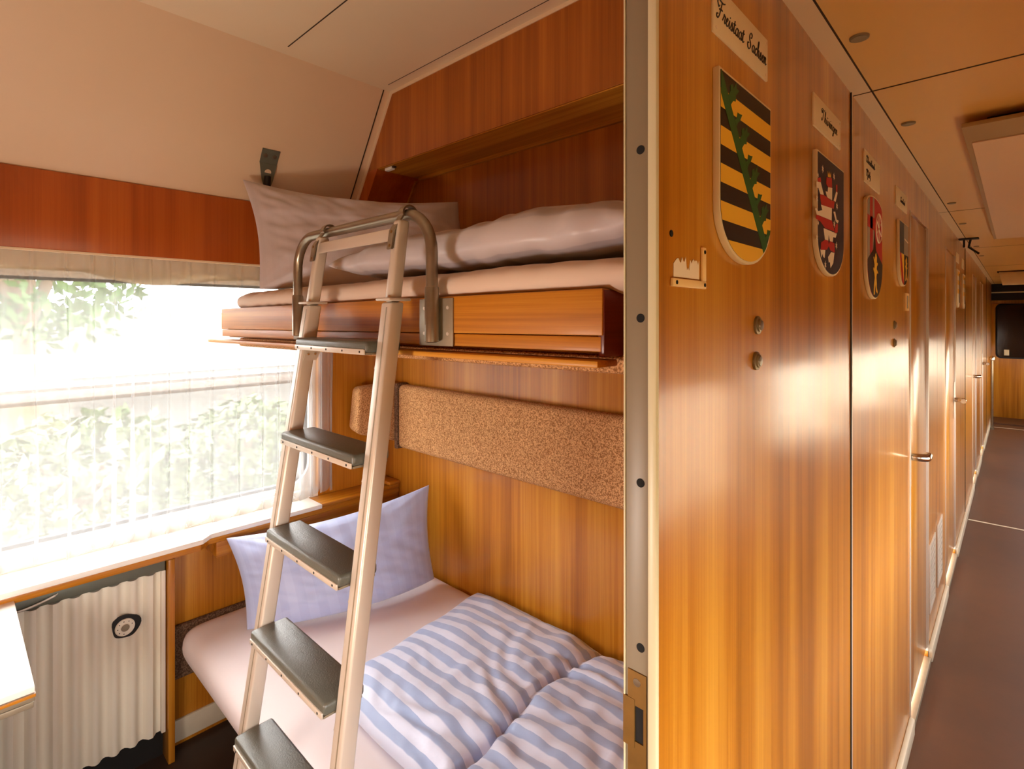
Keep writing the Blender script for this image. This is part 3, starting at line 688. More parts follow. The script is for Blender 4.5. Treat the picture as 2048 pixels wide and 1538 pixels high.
# ------------------------------------------------------------------ ladder
ld = thing('bunk_ladder', (-1.12, .40, 0), 'leaning aluminium bunk ladder with black rubber treads, hooked on the guard rail', 'ladder')
def LY(z): return .4817 + .157 * (z - .667)
def XL_(z): return -1.300 + .000 * z
def XR_(z): return -.936 - .0422 * (z - .667)
def beam(mb, xf, w, z0, z1, d0, m, bev=.004, yoff=0):
    """a rail of the ladder: xf gives its left face"""
    P = []
    for z in (z0, z1):
        x = xf(z); y = LY(z) + yoff
        P += [(x, y, z), (x + w, y, z), (x + w, y + d0, z), (x, y + d0, z)]
    return mb.hexa(P, m, bev, 3)
for side in (0, 1):
    xf = (lambda z: XL_(z) - .036) if side == 0 else (lambda z: XR_(z))
    rl = beam(MB(), xf, .036, .02, 1.622, .034, M['alu'], .005).build('side_rail', ld)
    beam(MB(), (lambda z: xf(z) + .021), .0035, .03, 1.612, .001, M['plate'], 0, -.0006).build('rail_groove', rl)
    xf2 = (lambda z: XL_(z) - .030) if side == 0 else (lambda z: XR_(z) + .006)
    beam(MB(), xf2, .024, 1.622, 1.80, .030, M['alu'], .007, .002).build('upper_rail', ld)
    zz = 1.628; x = xf(zz)
    MB().hexa([(x - .008, LY(zz) - .010, zz - .003), (x + .044, LY(zz) - .010, zz - .003), (x + .044, LY(zz) + .045, zz - .003), (x - .008, LY(zz) + .045, zz - .003)] + [(x - .008, LY(zz) - .010, zz + .003), (x + .044, LY(zz) - .010, zz + .003), (x + .044, LY(zz) + .045, zz + .003), (x - .008, LY(zz) + .045, zz + .003)], M['alu'], .0025).build('collar', ld)
    # strap hook over the guard rail
    xh = xf2(1.79) + (.004 if side == 0 else .002); pts = [(LY(1.735) - .001, 1.735), (LY(1.775) - .001, 1.775)]
    for k in range(0, 11):
        an = math.radians(200 - 20 * k * 1.02); pts.append((GY + .0165 * math.cos(an), GZ + .0165 * math.sin(an)))
    ins = pts; outp = []
    for i, p in enumerate(ins):
        q0 = Vector(ins[max(0, i - 1)]); q1 = Vector(ins[min(len(ins) - 1, i + 1)]); d = (q1 - q0).normalized(); nn = Vector((-d.y, d.x))
        outp.append((p[0] + nn.x * .004, p[1] + nn.y * .004))
    mb = MB(); xa, xb = xh, xh + .017
    mb.strip([(xa, *p) for p in ins], [(xb, *p) for p in ins], M['alu_d']); mb.strip([(xa, *p) for p in outp], [(xb, *p) for p in outp], M['alu_d'])
    for xx in (xa, xb): mb.strip([(xx, *p) for p in ins], [(xx, *p) for p in outp], M['alu_d'])
    for e in (0, -1): mb.strip([(xa, *ins[e]), (xa, *outp[e])], [(xb, *ins[e]), (xb, *outp[e])], M['alu_d'])
    hk = mb.build('hook', ld)
    for zz in (1.742, 1.772): MB().lathe((xh + .0085, LY(zz) - .004, zz), (0, -1, 0), [(-.002, .0045), (.0012, .0040), (.0022, .0001)], M['brass'], 12).build('screw', hk)
    MB().box(xf(.02) - .002, xf(.02) + .038, LY(.02) - .004, LY(.02) + .040, 0, .03, M['rubber'], bev=.004).build('foot', ld)
zc = (1.755, 1.783)
MB().hexa([(XL_(1.76) - .006, LY(zc[0]) + .004, zc[0]), (XR_(1.76) + .008, LY(zc[0]) + .004, zc[0]), (XR_(1.76) + .008, LY(zc[0]) + .010, zc[0]), (XL_(1.76) - .006, LY(zc[0]) + .010, zc[0])] +
          [(XL_(1.76) - .006, LY(zc[1]) + .004, zc[1]), (XR_(1.76) + .008, LY(zc[1]) + .004, zc[1]), (XR_(1.76) + .008, LY(zc[1]) + .010, zc[1]), (XL_(1.76) - .006, LY(zc[1]) + .010, zc[1])], M['alu'], .002).build('top_crossbar', ld)
for k in range(7):
    z = 1.541 - .2265 * k
    if z < .1: break
    x0, x1 = XL_(z) + .001, XR_(z) - .001; y0 = LY(z) - .025; y1 = LY(z) + .062
    t = MB().box(x0, x1, y0, y1, z - .024, z, M['rubber'], bev=.007, seg=3).build('tread', ld)
    MB().box(x0 + .004, x1 - .004, y0 - .003, y0 + .0015, z - .0285, z - .0165, M['alu'], bev=.0015).build('edge_strip', t)
    MB().box(x0 + .004, x1 - .004, y0 + .002, y1 - .004, z - .0285, z - .024, M['plate']).build('tread_board', t)
    for q in range(5):
        xx = x0 + .02 + (x1 - x0 - .04) * q / 4
        MB().lathe((xx, y0 - .003, z - .0225), (0, -1, 0), [(-.001, .0028), (.0006, .0024), (.001, .0001)], M['hole'], 10).build('screw', t)
    for x, sg in ((XL_(z), 1), (XR_(z), -1)):
        b = MB().prism([(LY(z) + .004, z - .03), (LY(z) + .045, z - .03), (LY(z) + .030, z - .058), (LY(z) - .0045, z - .058)], 'X', x + sg * .0005, x + sg * .003, M['alu']).build('bracket', t)
        for yy, zz in ((.008, .042), (.026, .042)):
            MB().lathe((x + sg * .003, LY(z) + yy, z - zz), (sg, 0, 0), [(-.0005, .0034), (.0014, .003), (.002, .0001)], M['chrome'], 10).build('rivet', b)

# ------------------------------------------------------------------ bracket on the sloping wall
wb = thing('wall_bracket', (slope_pt(2.2)[0], .87, 2.13), 'small grey steel bracket with two screws on the sloping beige wall', 'bracket')
def sp(y, z, o):
    x, zz = slope_pt(z, o); return (x, y, zz)
def plate_on_slope(mb, pts, o0, o1, m):
    b = bmesh.new(); A = [b.verts.new(sp(y, z, o0)) for y, z in pts]; B = [b.verts.new(sp(y, z, o1)) for y, z in pts]
    b.faces.new(A); b.faces.new(B[::-1]); n = len(pts)
    for i in range(n): b.faces.new([A[i], B[i], B[(i + 1) % n], A[(i + 1) % n]])
    mb._merge(b, m); return mb
bp_ = plate_on_slope(MB(), [(.836, 2.245), (.903, 2.245), (.901, 2.197), (.836, 2.197)], .001, .005, M['steel']).build('bracket_plate', wb)
for y in (.852, .886):
    c = Vector(sp(y, 2.223, .005)); MB().lathe(c, (nx, 0, nz_), [(-.001, .0085), (.0015, .0075), (.002, .0001)], M['alu_d'], 16).build('screw', bp_)
pp = [(.836, 2.197), (.901, 2.197), (.892, 2.150), (.884, 2.128), (.858, 2.128), (.848, 2.150)]
tabm = MB(); 
b = bmesh.new(); A = []; B = []
for y, z in pp:
    o = .003 + (2.197 - z) * .42; A.append(b.verts.new(sp(y, z, o))); B.append(b.verts.new(sp(y, z, o + .004)))
b.faces.new(A); b.faces.new(B[::-1])
for i in range(6): b.faces.new([A[i], B[i], B[(i + 1) % 6], A[(i + 1) % 6]])
tabm._merge(b, M['steel'])
tb_ = tabm.build('bracket_tongue', wb)
c = Vector(sp(.869, 2.172, .003 + .025 * .42 + .0042)); MB().lathe(c, (nx, 0, nz_), [(-.0005, .0125), (.0006, .0125), (.0007, .0001)], M['slope'], 20).build('eyelet', tb_)
MB().tube(catmull([sp(.869, 2.160, .024), sp(.869, 2.140, .036), sp(.870, 2.118, .038), sp(.870, 2.10, .030)], 5), .0125, M['black'], 12).build('rubber_buffer', wb)

ll = thing('door_latch', (-1.95, YF + .03, 2.225), 'small white latch under the wooden box above the upper bunk', 'latch')
MB().box(-1.975, -1.925, YF + .012, YF + .03, 2.222, 2.2345, M['white'], bev=.002).build('latch_body', ll)
MB().box(-1.927, -1.912, YF + .014, YF + .028, 2.228, 2.2345, M['seam'], bev=.001).build('latch_tongue', ll)

# ------------------------------------------------------------------ script lettering (single stroke glyphs)
GL = {
 'F': (1.5, [[(.1, 1.55), (-.1, 1.9), (.15, 2.25), (.7, 2.2), (1.3, 2.15), (1.75, 2.35)], [(1.05, 2.15), (.85, 1.3), (.65, .5), (.35, 0), (.0, .02), (-.05, .35), (.25, .45)], [(.45, 1.1), (.8, 1.25), (1.25, 1.2)], [(.1, 1.55), (.3, 1.35), (.5, 1.6)]]),
 'S': (1.5, [[(.0, .35), (.2, .05), (.65, 0), (1.0, .4), (.9, .9), (.55, 1.3), (.5, 1.8), (.85, 2.25), (1.25, 2.1), (1.2, 1.7), (.9, 1.6)], [(.0, .35), (.05, .7), (.4, .75)]]),
 'T': (1.45, [[(.0, 1.6), (-.1, 2.0), (.3, 2.25), (.9, 2.1), (1.5, 2.3)], [(1.0, 2.1), (.75, 1.2), (.6, .4), (.3, 0), (.0, .1), (.05, .4)], [(.0, 1.6), (.2, 1.4), (.4, 1.65), (.2, 1.9)]]),
 'R': (1.5, [[(.3, 0), (.5, 1.0), (.65, 2.2)], [(.1, 1.7), (.3, 2.2), (.9, 2.3), (1.2, 1.9), (.9, 1.35), (.55, 1.2), (.9, .6), (1.15, .05), (1.45, .2)]]),
 'P': (1.4, [[(.3, 0), (.5, 1.0), (.65, 2.2)], [(.1, 1.7), (.3, 2.2), (.9, 2.3), (1.25, 1.9), (1.0, 1.3), (.55, 1.15)]]),
 'a': (1.0, [[(.78, .85), (.45, 1.0), (.12, .6), (.15, .15), (.42, .02), (.7, .4), (.82, .95)], [(.82, .95), (.72, .3), (.82, .03), (1.05, .2)]]),
 'r': (.8, [[(0, .2), (.25, .75), (.3, 1.05), (.5, .9), (.65, .85), (.55, .35), (.62, .05), (.85, .2)]]),
 'e': (.8, [[(0, .2), (.35, .5), (.55, .8), (.4, 1.0), (.2, .7), (.2, .2), (.45, 0), (.8, .25)]]),
 'i': (.55, [[(0, .2), (.22, .95), (.18, .25), (.3, .02), (.55, .2)], [(.3, 1.35), (.33, 1.42)]]),
 's': (.75, [[(0, .2), (.35, 1.05), (.45, .6), (.5, .2), (.3, 0), (.1, .12)], [(.3, 0), (.55, .05), (.78, .2)]]),
 't': (.65, [[(0, .2), (.25, 1.0), (.35, 1.6), (.22, .4), (.35, .02), (.65, .2)], [(.05, 1.15), (.6, 1.2)]]),
 'c': (.8, [[(.65, .8), (.45, 1.0), (.15, .6), (.2, .1), (.5, 0), (.8, .25)]]),
 'h': (1.0, [[(0, .2), (.4, 1.4), (.45, 2.1), (.3, 2.1), (.2, 1.2), (.15, 0)], [(.17, .5), (.45, 1.0), (.65, .85), (.62, .25), (.75, .02), (1.0, .2)]]),
 'n': (1.0, [[(0, .3), (.15, .95), (.25, .85), (.17, 0)], [(.2, .5), (.48, 1.0), (.66, .85), (.62, .25), (.75, .02), (1.0, .2)]]),
 'u': (1.0, [[(0, .3), (.18, .95), (.15, .3), (.35, 0), (.65, .4), (.75, .95)], [(.75, .95), (.68, .25), (.8, .02), (1.0, .2)], [(.3, 1.4), (.33, 1.45)], [(.62, 1.4), (.65, 1.45)]]),
 'g': (.95, [[(.75, .85), (.42, 1.0), (.12, .6), (.15, .15), (.42, .02), (.7, .4), (.8, .95)], [(.8, .95), (.7, -.2), (.5, -.9), (.2, -.85), (.4, -.35), (.95, .2)]]),
 'l': (.6, [[(0, .2), (.4, 1.3), (.42, 2.1), (.25, 2.0), (.18, .9), (.25, .1), (.6, .2)]]),
 'd': (1.0, [[(.72, .85), (.42, 1.0), (.12, .6), (.15, .15), (.42, .02), (.68, .4), (.9, 2.1)], [(.9, 2.1), (.72, .3), (.82, .02), (1.05, .2)]]),
 'f': (.7, [[(0, .2), (.4, 1.3), (.5, 2.0), (.35, 2.1), (.25, 1.2), (.12, -.9), (.3, -.6), (.3, .1), (.7, .2)]]),
 'z': (.8, [[(.1, .9), (.35, 1.0), (.55, .85), (.2, .3), (.45, .2), (.5, -.5), (.2, -.8), (.8, .2)]]),
 '-': (.6, [[(.1, .5), (.5, .55)]]), ' ': (.7, []),
}
def script(mb, text, y0, z0, width, xh, m, r=.0011, X=-.2962, cond=None):
    adv = sum(GL[c][0] for c in text); k = width / adv; pos = 0
    for ch in text:
        w, strokes = GL[ch]
        for stv in strokes:
            pts = catmull([(X, y0 + (pos + px) * k + py * xh * .22, z0 + py * xh) for px, py in stv], 5)
            mb.tube(pts, r, m, 6)
        pos += w
    return mb

# ------------------------------------------------------------------ name plates and shields
def clip(poly, conv):
    """Sutherland-Hodgman: poly cut to the convex outline conv (counter clockwise)"""
    out = poly
    for i in range(len(conv)):
        a, b = conv[i], conv[(i + 1) % len(conv)]; inp = out; out = []
        def side(p): return (b[0] - a[0]) * (p[1] - a[1]) - (b[1] - a[1]) * (p[0] - a[0])
        for j in range(len(inp)):
            p, q = inp[j - 1], inp[j]; sp_, sq = side(p), side(q)
            if (sp_ >= 0) != (sq >= 0):
                t = sp_ / (sp_ - sq); out.append((p[0] + (q[0] - p[0]) * t, p[1] + (q[1] - p[1]) * t))
            if sq >= 0: out.append(q)
        if not out: return []
    return out
def shield_outline(y0, y1, zt, zs, zb, arch=0, n=22):
    """flat (or arched) top, straight sides to zs, half ellipse below"""
    yc, h = (y0 + y1) / 2, (y1 - y0) / 2; P = []
    for k in range(n + 1):
        a = PI + PI * k / n; P.append((yc + h * math.cos(a), zs + (zs - zb) * math.sin(a)))
    if arch:
        for k in range(9):
            a = math.radians(10 + 160 * k / 8); P.append((yc + h * math.cos(a) * 1.0, zt - arch + arch * math.sin(a)))
    else: P += [(y1, zt), (y0, zt)]
    return P
def inset(P, d):
    cy = sum(p[0] for p in P) / len(P); cz = sum(p[1] for p in P) / len(P)
    w = max(p[0] for p in P) - min(p[0] for p in P); h = max(p[1] for p in P) - min(p[1] for p in P)
    mz = (max(p[1] for p in P) + min(p[1] for p in P)) / 2; my = (max(p[0] for p in P) + min(p[0] for p in P)) / 2
    return [(my + (p[0] - my) * (1 - 2 * d / w), mz + (p[1] - mz) * (1 - 2 * d / h)) for p in P]
def tri_poly(mb, poly, x0, x1, m):
    if len(poly) < 3: return
    clean = []
    for p in poly:
        if not clean or math.hypot(p[0] - clean[-1][0], p[1] - clean[-1][1]) > 1e-5: clean.append(p)
    if len(clean) > 2 and math.hypot(clean[0][0] - clean[-1][0], clean[0][1] - clean[-1][1]) < 1e-5: clean.pop()
    if len(clean) < 3: return
    mb.prism(clean, 'X', x0, x1, m)
def star(cy, cz, r):
    return [(cy + (r if k % 2 == 0 else r * .42) * math.cos(PI / 2 + PI * k / 6), cz + (r if k % 2 == 0 else r * .42) * math.sin(PI / 2 + PI * k / 6)) for k in range(12)]
XB = -.2905                                  # front of the shield boards
def crop_pts(pts, ox, oy, sc): return [wall_pt(ox + x * sc, oy + y * sc, XB) for x, y in pts]

def name_plate(y0, y1, z0, z1, label, lines):
    t = thing('name_plate', (-.30, (y0 + y1) / 2, z0), label, 'sign', 'name plates on the corridor wall')
    MB().box(-.3004, -.2965, y0, y1, z0, z1, M['signcream'], bev=.0012).build('plate', t)
    for yy in (y0 + .009, y1 - .009):
        for zz in (z0 + .008, z1 - .008):
            MB().lathe((-.2965, yy, zz), (1, 0, 0), [(-.0005, .0028), (.0006, .0024), (.0008, .0001)], M['trimcream'], 10).build('screw', t)
    if lines:
        mb = MB()
        for (tx, a, zz, w, xh, r) in lines: script(mb, tx, a, zz, w, xh, M['ink'], r)
        mb.build('lettering', t)
    return t
name_plate(.709, .924, 1.975, 2.043, 'ivory name plate reading Freistaat Sachsen', [('Freistaat', .718, 1.998, .099, .0118, .0010), ('Sachsen', .831, 1.998, .083, .0118, .0010)])
name_plate(1.197, 1.422, 1.977, 2.044, 'ivory name plate reading Thüringen', [('Thuringen', 1.252, 2.002, .135, .0115, .0008)])
name_plate(1.688, 1.908, 1.957, 2.044, 'square ivory name plate with two lines reading Rheinland-Pfalz', [('Rheinland-', 1.706, 2.012, .125, .0085, .0010), ('Pfalz', 1.706, 1.975, .06, .0085, .0010)])
name_plate(2.205, 2.451, 1.975, 2.040, 'ivory name plate above the shield with grey, blue and gold quarters', [('Saarland', 2.29, 1.997, .10, .0085, .0009)])
name_plate(4.66, 4.90, 1.975, 2.040, 'ivory name plate beyond the second closed door, nearer of the two there', None)
name_plate(5.18, 5.41, 1.965, 2.040, 'ivory name plate beyond the second closed door, farther of the two there', None)

def shield(y0, y1, zt, zs, zb, label, arch=0):
    t = thing('wall_shield', (-.30, (y0 + y1) / 2, zb), label, 'shield', 'painted shields on the corridor wall')
    O = shield_outline(y0, y1, zt, zs, zb, arch)
    MB().prism(O, 'X', -.2998, XB - .0002, M['shieldedge'], bev=.0012).build('board', t)
    return t, inset(O, .0042)
LV = lambda k: XB + .0003 * k
# black and gold bars under a green crown of leaves
t1, I1 = shield(.713, .921, 1.928, 1.742, 1.668, 'black and gold barred shield with a green diagonal wreath')
f = MB()
f.prism(I1, 'X', XB - .0002, LV(1), M['p_black'])
hb = (1.9245 - 1.671) / 10
for k in range(1, 10, 2):
    zt_ = 1.9245 - k * hb; tri_poly(f, clip([(.70, zt_ - hb), (.94, zt_ - hb), (.94, zt_), (.70, zt_)], I1), LV(1), LV(2), M['p_gold'])
f.build('painted_face', t1)
g = MB(); q0, q1 = Vector((.722, 1.905)), Vector((.899, 1.690))
dq = (q1 - q0).normalized(); nq = Vector((-dq.y, dq.x))
if nq.y < 0: nq = -nq
def along(s, o):
    if o > .0101: o = .0101 + (o - .0101) * 1.4
    p = q0 + (q1 - q0) * s + nq * o; return (p.x, p.y)
band = [along(-.08, -.012), along(1.06, -.012), along(1.06, .010), along(-.08, .010)]
tri_poly(g, clip(band if (band[1][0] - band[0][0]) * (band[2][1] - band[1][1]) - (band[1][1] - band[0][1]) * (band[2][0] - band[1][0]) > 0 else band[::-1], I1), LV(2), LV(3), M['p_green'])
for k in range(8):
    s0 = .10 + k * .118; big = k % 2 == 0
    if big: L_ = [along(s0 - .030, .009), along(s0 - .034, .018), along(s0 - .058, .021), along(s0 - .050, .028), along(s0 - .030, .027), along(s0 - .038, .038), along(s0 - .012, .034), along(s0 + .012, .040), along(s0 + .010, .028), along(s0 + .034, .024), along(s0 + .018, .018), along(s0 + .020, .009)]
    else: L_ = [along(s0 - .018, .009), along(s0 - .014, .016), along(s0 - .030, .022), along(s0 - .012, .026), along(s0 + .006, .032), along(s0 + .016, .022), along(s0 + .012, .016), along(s0 + .020, .009)]
    tri_poly(g, [p for p in clip(L_, I1)], LV(2), LV(3.4), M['p_green'])
g.build('green_wreath', t1)
# red and white striped lion with stars
t2, I2 = shield(1.197, 1.425, 1.928, 1.755, 1.679, 'dark blue shield with a red and white striped lion')
f = MB().prism(I2, 'X', XB - .0002, LV(1), M['p_navy']); f.build('painted_face', t2)
S2 = lambda pts: crop_pts(pts, 1610, 180, .2472)
g = MB()
for m, pts in (('p_gold', [(182, 655), (190, 690), (195, 660), (200, 692), (208, 665), (208, 708), (184, 702)]),
               ('p_red', [(172, 706), (215, 715), (218, 792), (185, 785), (170, 760)]),
               ('p_white', [(185, 786), (218, 793), (217, 905), (178, 868), (165, 820), (182, 825)]),
               ('p_red', [(98, 716), (124, 706), (128, 746), (104, 742)]), ('p_white', [(90, 742), (125, 747), (150, 850), (122, 842), (106, 792), (92, 790)]),
               ('p_red', [(120, 845), (150, 851), (237, 905), (230, 962), (130, 926), (122, 870)]),
               ('p_white', [(128, 928), (215, 957), (213, 1056), (92, 1006), (80, 960), (90, 954), (105, 980), (138, 972)]),
               ('p_red', [(90, 1008), (215, 1058), (237, 1145), (160, 1117), (122, 1062), (86, 1040)]),
               ('p_white', [(148, 1118), (255, 1162), (246, 1196), (226, 1190), (222, 1230), (200, 1222), (190, 1170), (186, 1218), (160, 1210)]),
               ('p_red', [(128, 1235), (160, 1212), (186, 1220), (190, 1250), (200, 1224), (236, 1240), (240, 1316), (205, 1300), (190, 1262), (175, 1292), (125, 1296)]),
               ('p_white', [(122, 1288), (162, 1296), (156, 1358), (146, 1350), (142, 1324), (130, 1356)]), ('p_white', [(185, 1352), (210, 1312), (236, 1318), (226, 1402), (205, 1440), (200, 1392), (190, 1396)]),
               ('p_white', [(230, 895), (250, 822), (262, 832), (246, 905)]), ('p_red', [(248, 768), (260, 765), (260, 830), (249, 820)]),
               ('p_white', [(228, 985), (242, 985), (254, 1048), (270, 1058), (263, 1080), (246, 1062)]), ('p_red', [(250, 1082), (264, 1086), (262, 1150), (238, 1165), (240, 1120)])):
    tri_poly(g, S2(pts), LV(1), LV(2), M[m])
g.build('striped_lion', t2)
g = MB()
for x, y in ((142, 640), (233, 700), (95, 875), (257, 940), (235, 1085), (95, 1195), (252, 1260), (163, 1415), (104, 690), (106, 1075)):
    c = S2([(x, y)])[0]; tri_poly(g, star(c[0], c[1], .0085 if y not in (690, 1075) else .005), LV(1), LV(2), M['p_white'])
g.build('stars', t2)
# cross, wheel and lion
t3, I3 = shield(1.684, 1.908, 1.930, 1.745, 1.643, 'shield with red cross, white wheel and gold lion', arch=.028)
S3 = lambda pts: crop_pts(pts, 1710, 290, 120 / 559)
f = MB().prism(I3, 'X', XB - .0002, LV(1), M['p_red'])
tri_poly(f, clip([(1.66, 1.70), (1.785, 1.76), (1.785, 1.95), (1.66, 1.95)], I3), LV(1), LV(2), M['p_grey'])
tri_poly(f, clip([(1.722, 1.70), (1.758, 1.70), (1.758, 1.95), (1.722, 1.95)], I3), LV(2), LV(3), M['p_red'])
tri_poly(f, clip([(1.66, 1.835), (1.785, 1.835), (1.785, 1.868), (1.66, 1.868)], I3), LV(2), LV(3), M['p_red'])
tri_poly(f, clip([(1.785, 1.835), (1.805, 1.78), (1.91, 1.745), (1.92, 1.62), (1.66, 1.62), (1.67, 1.74), (1.765, 1.78)][::-1], I3), LV(3), LV(4), M['p_black'])
f.build('painted_face', t3)
g = MB(); wc = (1.848, 1.848)
g.tube([(LV(3), wc[0] + .042 * math.cos(a), wc[1] + .042 * math.sin(a)) for a in [2 * PI * k / 28 for k in range(29)]], .0018, M['p_white'], 6)
for k in range(3):
    a = PI / 6 + PI * k / 3; g.tube([(LV(3), wc[0] - .042 * math.cos(a), wc[1] - .042 * math.sin(a)), (LV(3), wc[0] + .042 * math.cos(a), wc[1] + .042 * math.sin(a))], .0014, M['p_white'], 6)
g.build('white_wheel', t3)
def small_lion(cy, cz, s):
    P = [(.05, .0), (.3, .05), (.34, .3), (.5, .5), (.62, .2), (.9, .1), (.95, .2), (.75, .35), (.74, .6), (.66, .85), (.8, 1.05), (1.05, 1.0), (1.06, 1.1), (.72, 1.2), (.78, 1.35), (1.0, 1.42), (1.0, 1.52), (.74, 1.5), (.8, 1.75), (.6, 1.95), (.42, 1.85), (.3, 1.6), (.08, 1.75), (.0, 1.68), (.26, 1.4), (.22, 1.2), (.0, 1.25), (-.04, 1.15), (.2, 1.0), (.3, .8), (.12, .5)]
    return [(cy + (x - .5) * s, cz + (z - .95) * s) for x, z in P]
g = MB(); tri_poly(g, small_lion(1.797, 1.712, .062), LV(4), LV(5), M['p_gold']); g.build('gold_lion', t3)
# quartered shield
t4, I4 = shield(2.228, 2.430, 1.928, 1.785, 1.703, 'smaller shield quartered in slate blue, grey, gold and black')
f = MB().prism(I4, 'X', XB - .0002, LV(1), M['p_slate'])
ym, zm_ = 2.325, 1.815
tri_poly(f, clip([(ym, zm_), (2.46, zm_), (2.46, 1.95), (ym, 1.95)], I4), LV(1), LV(2), M['p_grey'])
tri_poly(f, clip([(2.20, 1.69), (ym, 1.69), (ym, zm_), (2.20, zm_)], I4), LV(1), LV(2), M['p_gold'])
tri_poly(f, clip([(ym, 1.69), (2.46, 1.69), (2.46, zm_), (ym, zm_)], I4), LV(1), LV(2), M['p_black'])
tri_poly(f, clip([(2.225, zm_), (2.29, 1.69), (2.335, 1.69), (2.262, zm_)], I4), LV(2), LV(3), M['p_red'])
tri_poly(f, clip([(2.335, 1.868), (2.42, 1.862), (2.42, 1.867), (2.335, 1.873)], I4), LV(2), LV(3), M['p_white'])
f.build('painted_face', t4)
g = MB(); tri_poly(g, small_lion(2.375, 1.765, .045), LV(2), LV(3), M['p_gold']); g.build('gold_lion', t4)
for (a, b, lab) in ((4.665, 4.885, 'narrow pale shield beyond the second closed door, nearer of two'), (5.185, 5.405, 'narrow pale shield beyond the second closed door, farther of two')):
    t, I = shield(a, b, 1.925, 1.74, 1.665, lab)
    f = MB().prism(I, 'X', XB - .0002, LV(1), M['p_white'])
    for z in (1.88, 1.82, 1.76): tri_poly(f, clip([(a, z), (b, z), (b, z + .03), (a, z + .03)], I), LV(1), LV(2), M['p_gold'])
    tri_poly(f, clip([(a + .13, 1.7), (a + .19, 1.7), (a + .19, 1.9), (a + .13, 1.9)], I), LV(2), LV(3), M['p_black'])
    f.build('painted_face', t)

# ------------------------------------------------------------------ small fittings on the corridor wall
ch = thing('card_holder', (-.30, .637, 1.626), 'broken cream card holder with a torn paper scrap, left of the round studs', 'card holder')
MB().box(-.2995, -.2955, .591, .684, 1.626, 1.636, M['cardcream'], bev=.001).box(-.2995, -.2955, .6745, .684, 1.636, 1.680, M['cardcream'], bev=.001).build('holder_frame', ch)
for y, z in ((.600, 1.631), (.679, 1.631), (.679, 1.674)): MB().cyl((-.2958, y, z), (-.2949, y, z), .0026, M['hole'], 10).build('screw_hole', ch)
random.seed(3)
top = [(.599 + .0705 * k / 22, 1.660 + .004 * random.uniform(-1, 1) - (.012 if 11 <= k <= 13 else 0) - (.004 if k < 2 else 0)) for k in range(23)]
tri_poly(pm := MB(), [(.6695, 1.638), (.599, 1.638)] + top, -.2996, -.2990, M['p_white']); pm.build('torn_paper', ch)
MB().cyl((-.2998, .594, 1.689), (-.2990, .594, 1.689), .0042, M['hole'], 10).build('old_screw_hole', ch)
def knob(y, z, lab, nm='metal_stud'):
    t = thing(nm, (-.30, y, z - .013), lab, 'stud', 'round studs on the corridor wall')
    MB().lathe((-.3006, y, z), (1, 0, 0), [(0, .0145), (.0038, .0145), (.0045, .0135), (.0048, .0105), (.0068, .0100), (.0075, .0085), (.0076, .0001)], M['stud'], 28).build('rosette', t)
    MB().lathe((-.2932, y, z), (1, 0, 0), [(0, .0082), (.0015, .0076), (.002, .0001)], M['alu_d'], 24).build('button', t)
    return t
knob(.883, 1.577, 'upper round metal stud below the black and gold shield')
knob(.878, 1.521, 'lower round metal stud below the black and gold shield')
knob(2.184, 1.567, 'upper small stud on the panel below the quartered shield')
knob(2.184, 1.507, 'lower small stud on the panel below the quartered shield')
c2 = thing('card_holder', (-.30, 2.455, 1.62), 'intact cream card holder frame beside the first closed door', 'card holder')
mb = MB(); 
for a in ((2.42, 2.49, 1.618, 1.626), (2.42, 2.49, 1.674, 1.682), (2.42, 2.432, 1.626, 1.674), (2.478, 2.49, 1.626, 1.674)): mb.box(-.2995, -.295, *a, M['cardcream'])
mb.build('holder_frame', c2); MB().box(-.2995, -.2975, 2.432, 2.478, 1.626, 1.674, M['p_grey']).build('card', c2)
# low vents between the first two doors
for k, (a, b) in enumerate(((3.16, 3.39), (3.50, 3.73))):
    v = thing('wall_vent', (-.30, (a + b) / 2, .2), ['silver vent grille low on the corridor wall, nearer one', 'silver vent grille low on the corridor wall, farther one'][k], 'vent', 'vent grilles low on the corridor wall')
    mb = MB()
    for q in ((a, a + .02, .205, .525), (b - .02, b, .205, .525), (a + .02, b - .02, .205, .225), (a + .02, b - .02, .505, .525)): mb.box(-.2998, -.2945, *q, M['alu'], bev=.001)
    mb.build('vent_frame', v)
    mb = MB().box(-.2998, -.2985, a + .02, b - .02, .225, .505, M['alu_d'])
    for q in range(9): mb.box(-.2985, -.2955, a + .02, b - .02, .235 + .03 * q, .25 + .03 * q, M['alu'])
    mb.build('vent_slats', v)

# ------------------------------------------------------------------ corridor ceiling fittings
names = ['recessed ceiling socket nearest to the open doorway', 'second recessed ceiling socket from the open doorway', 'third recessed ceiling socket from the open doorway', 'fourth recessed ceiling socket from the open doorway', 'recessed ceiling socket just past the ceiling bracket', 'farthest recessed ceiling socket before the corridor end']
for lab, (x, y) in zip(names, ((-.228, 1.248), (-.226, 1.893), (-.230, 3.34), (-.232, 4.1), (-.228, 5.45), (-.228, 6.3))):
    t = thing('ceiling_spotlight', (x, y, ZK), lab, 'spotlight', 'recessed ceiling spotlights of the corridor')
    mb = MB(); prof = [(-.0008, .0175), (.0035, .0170), (.0045, .0145), (.0030, .0138), (.0006, .0130)]
    mb.lathe((x, y, ZK), (0, 0, -1), prof, M['plate'], 28).build('bezel', t)
    MB().lathe((x, y, ZK - .0031), (0, 0, -1), [(0, .0137), (.0004, .0135), (.0005, .0001)], M['black'], 24).build('dark_socket', t)
lp = thing('ceiling_lamp', (.17, 3.3, ZK), 'long pale ceiling lamp panel at the upper right of the corridor', 'lamp')
MB().box(-.112, .44, 1.925, 4.75, ZK - .034, ZK - .022, M['lampframe'], bev=.002).build('lamp_frame', lp)
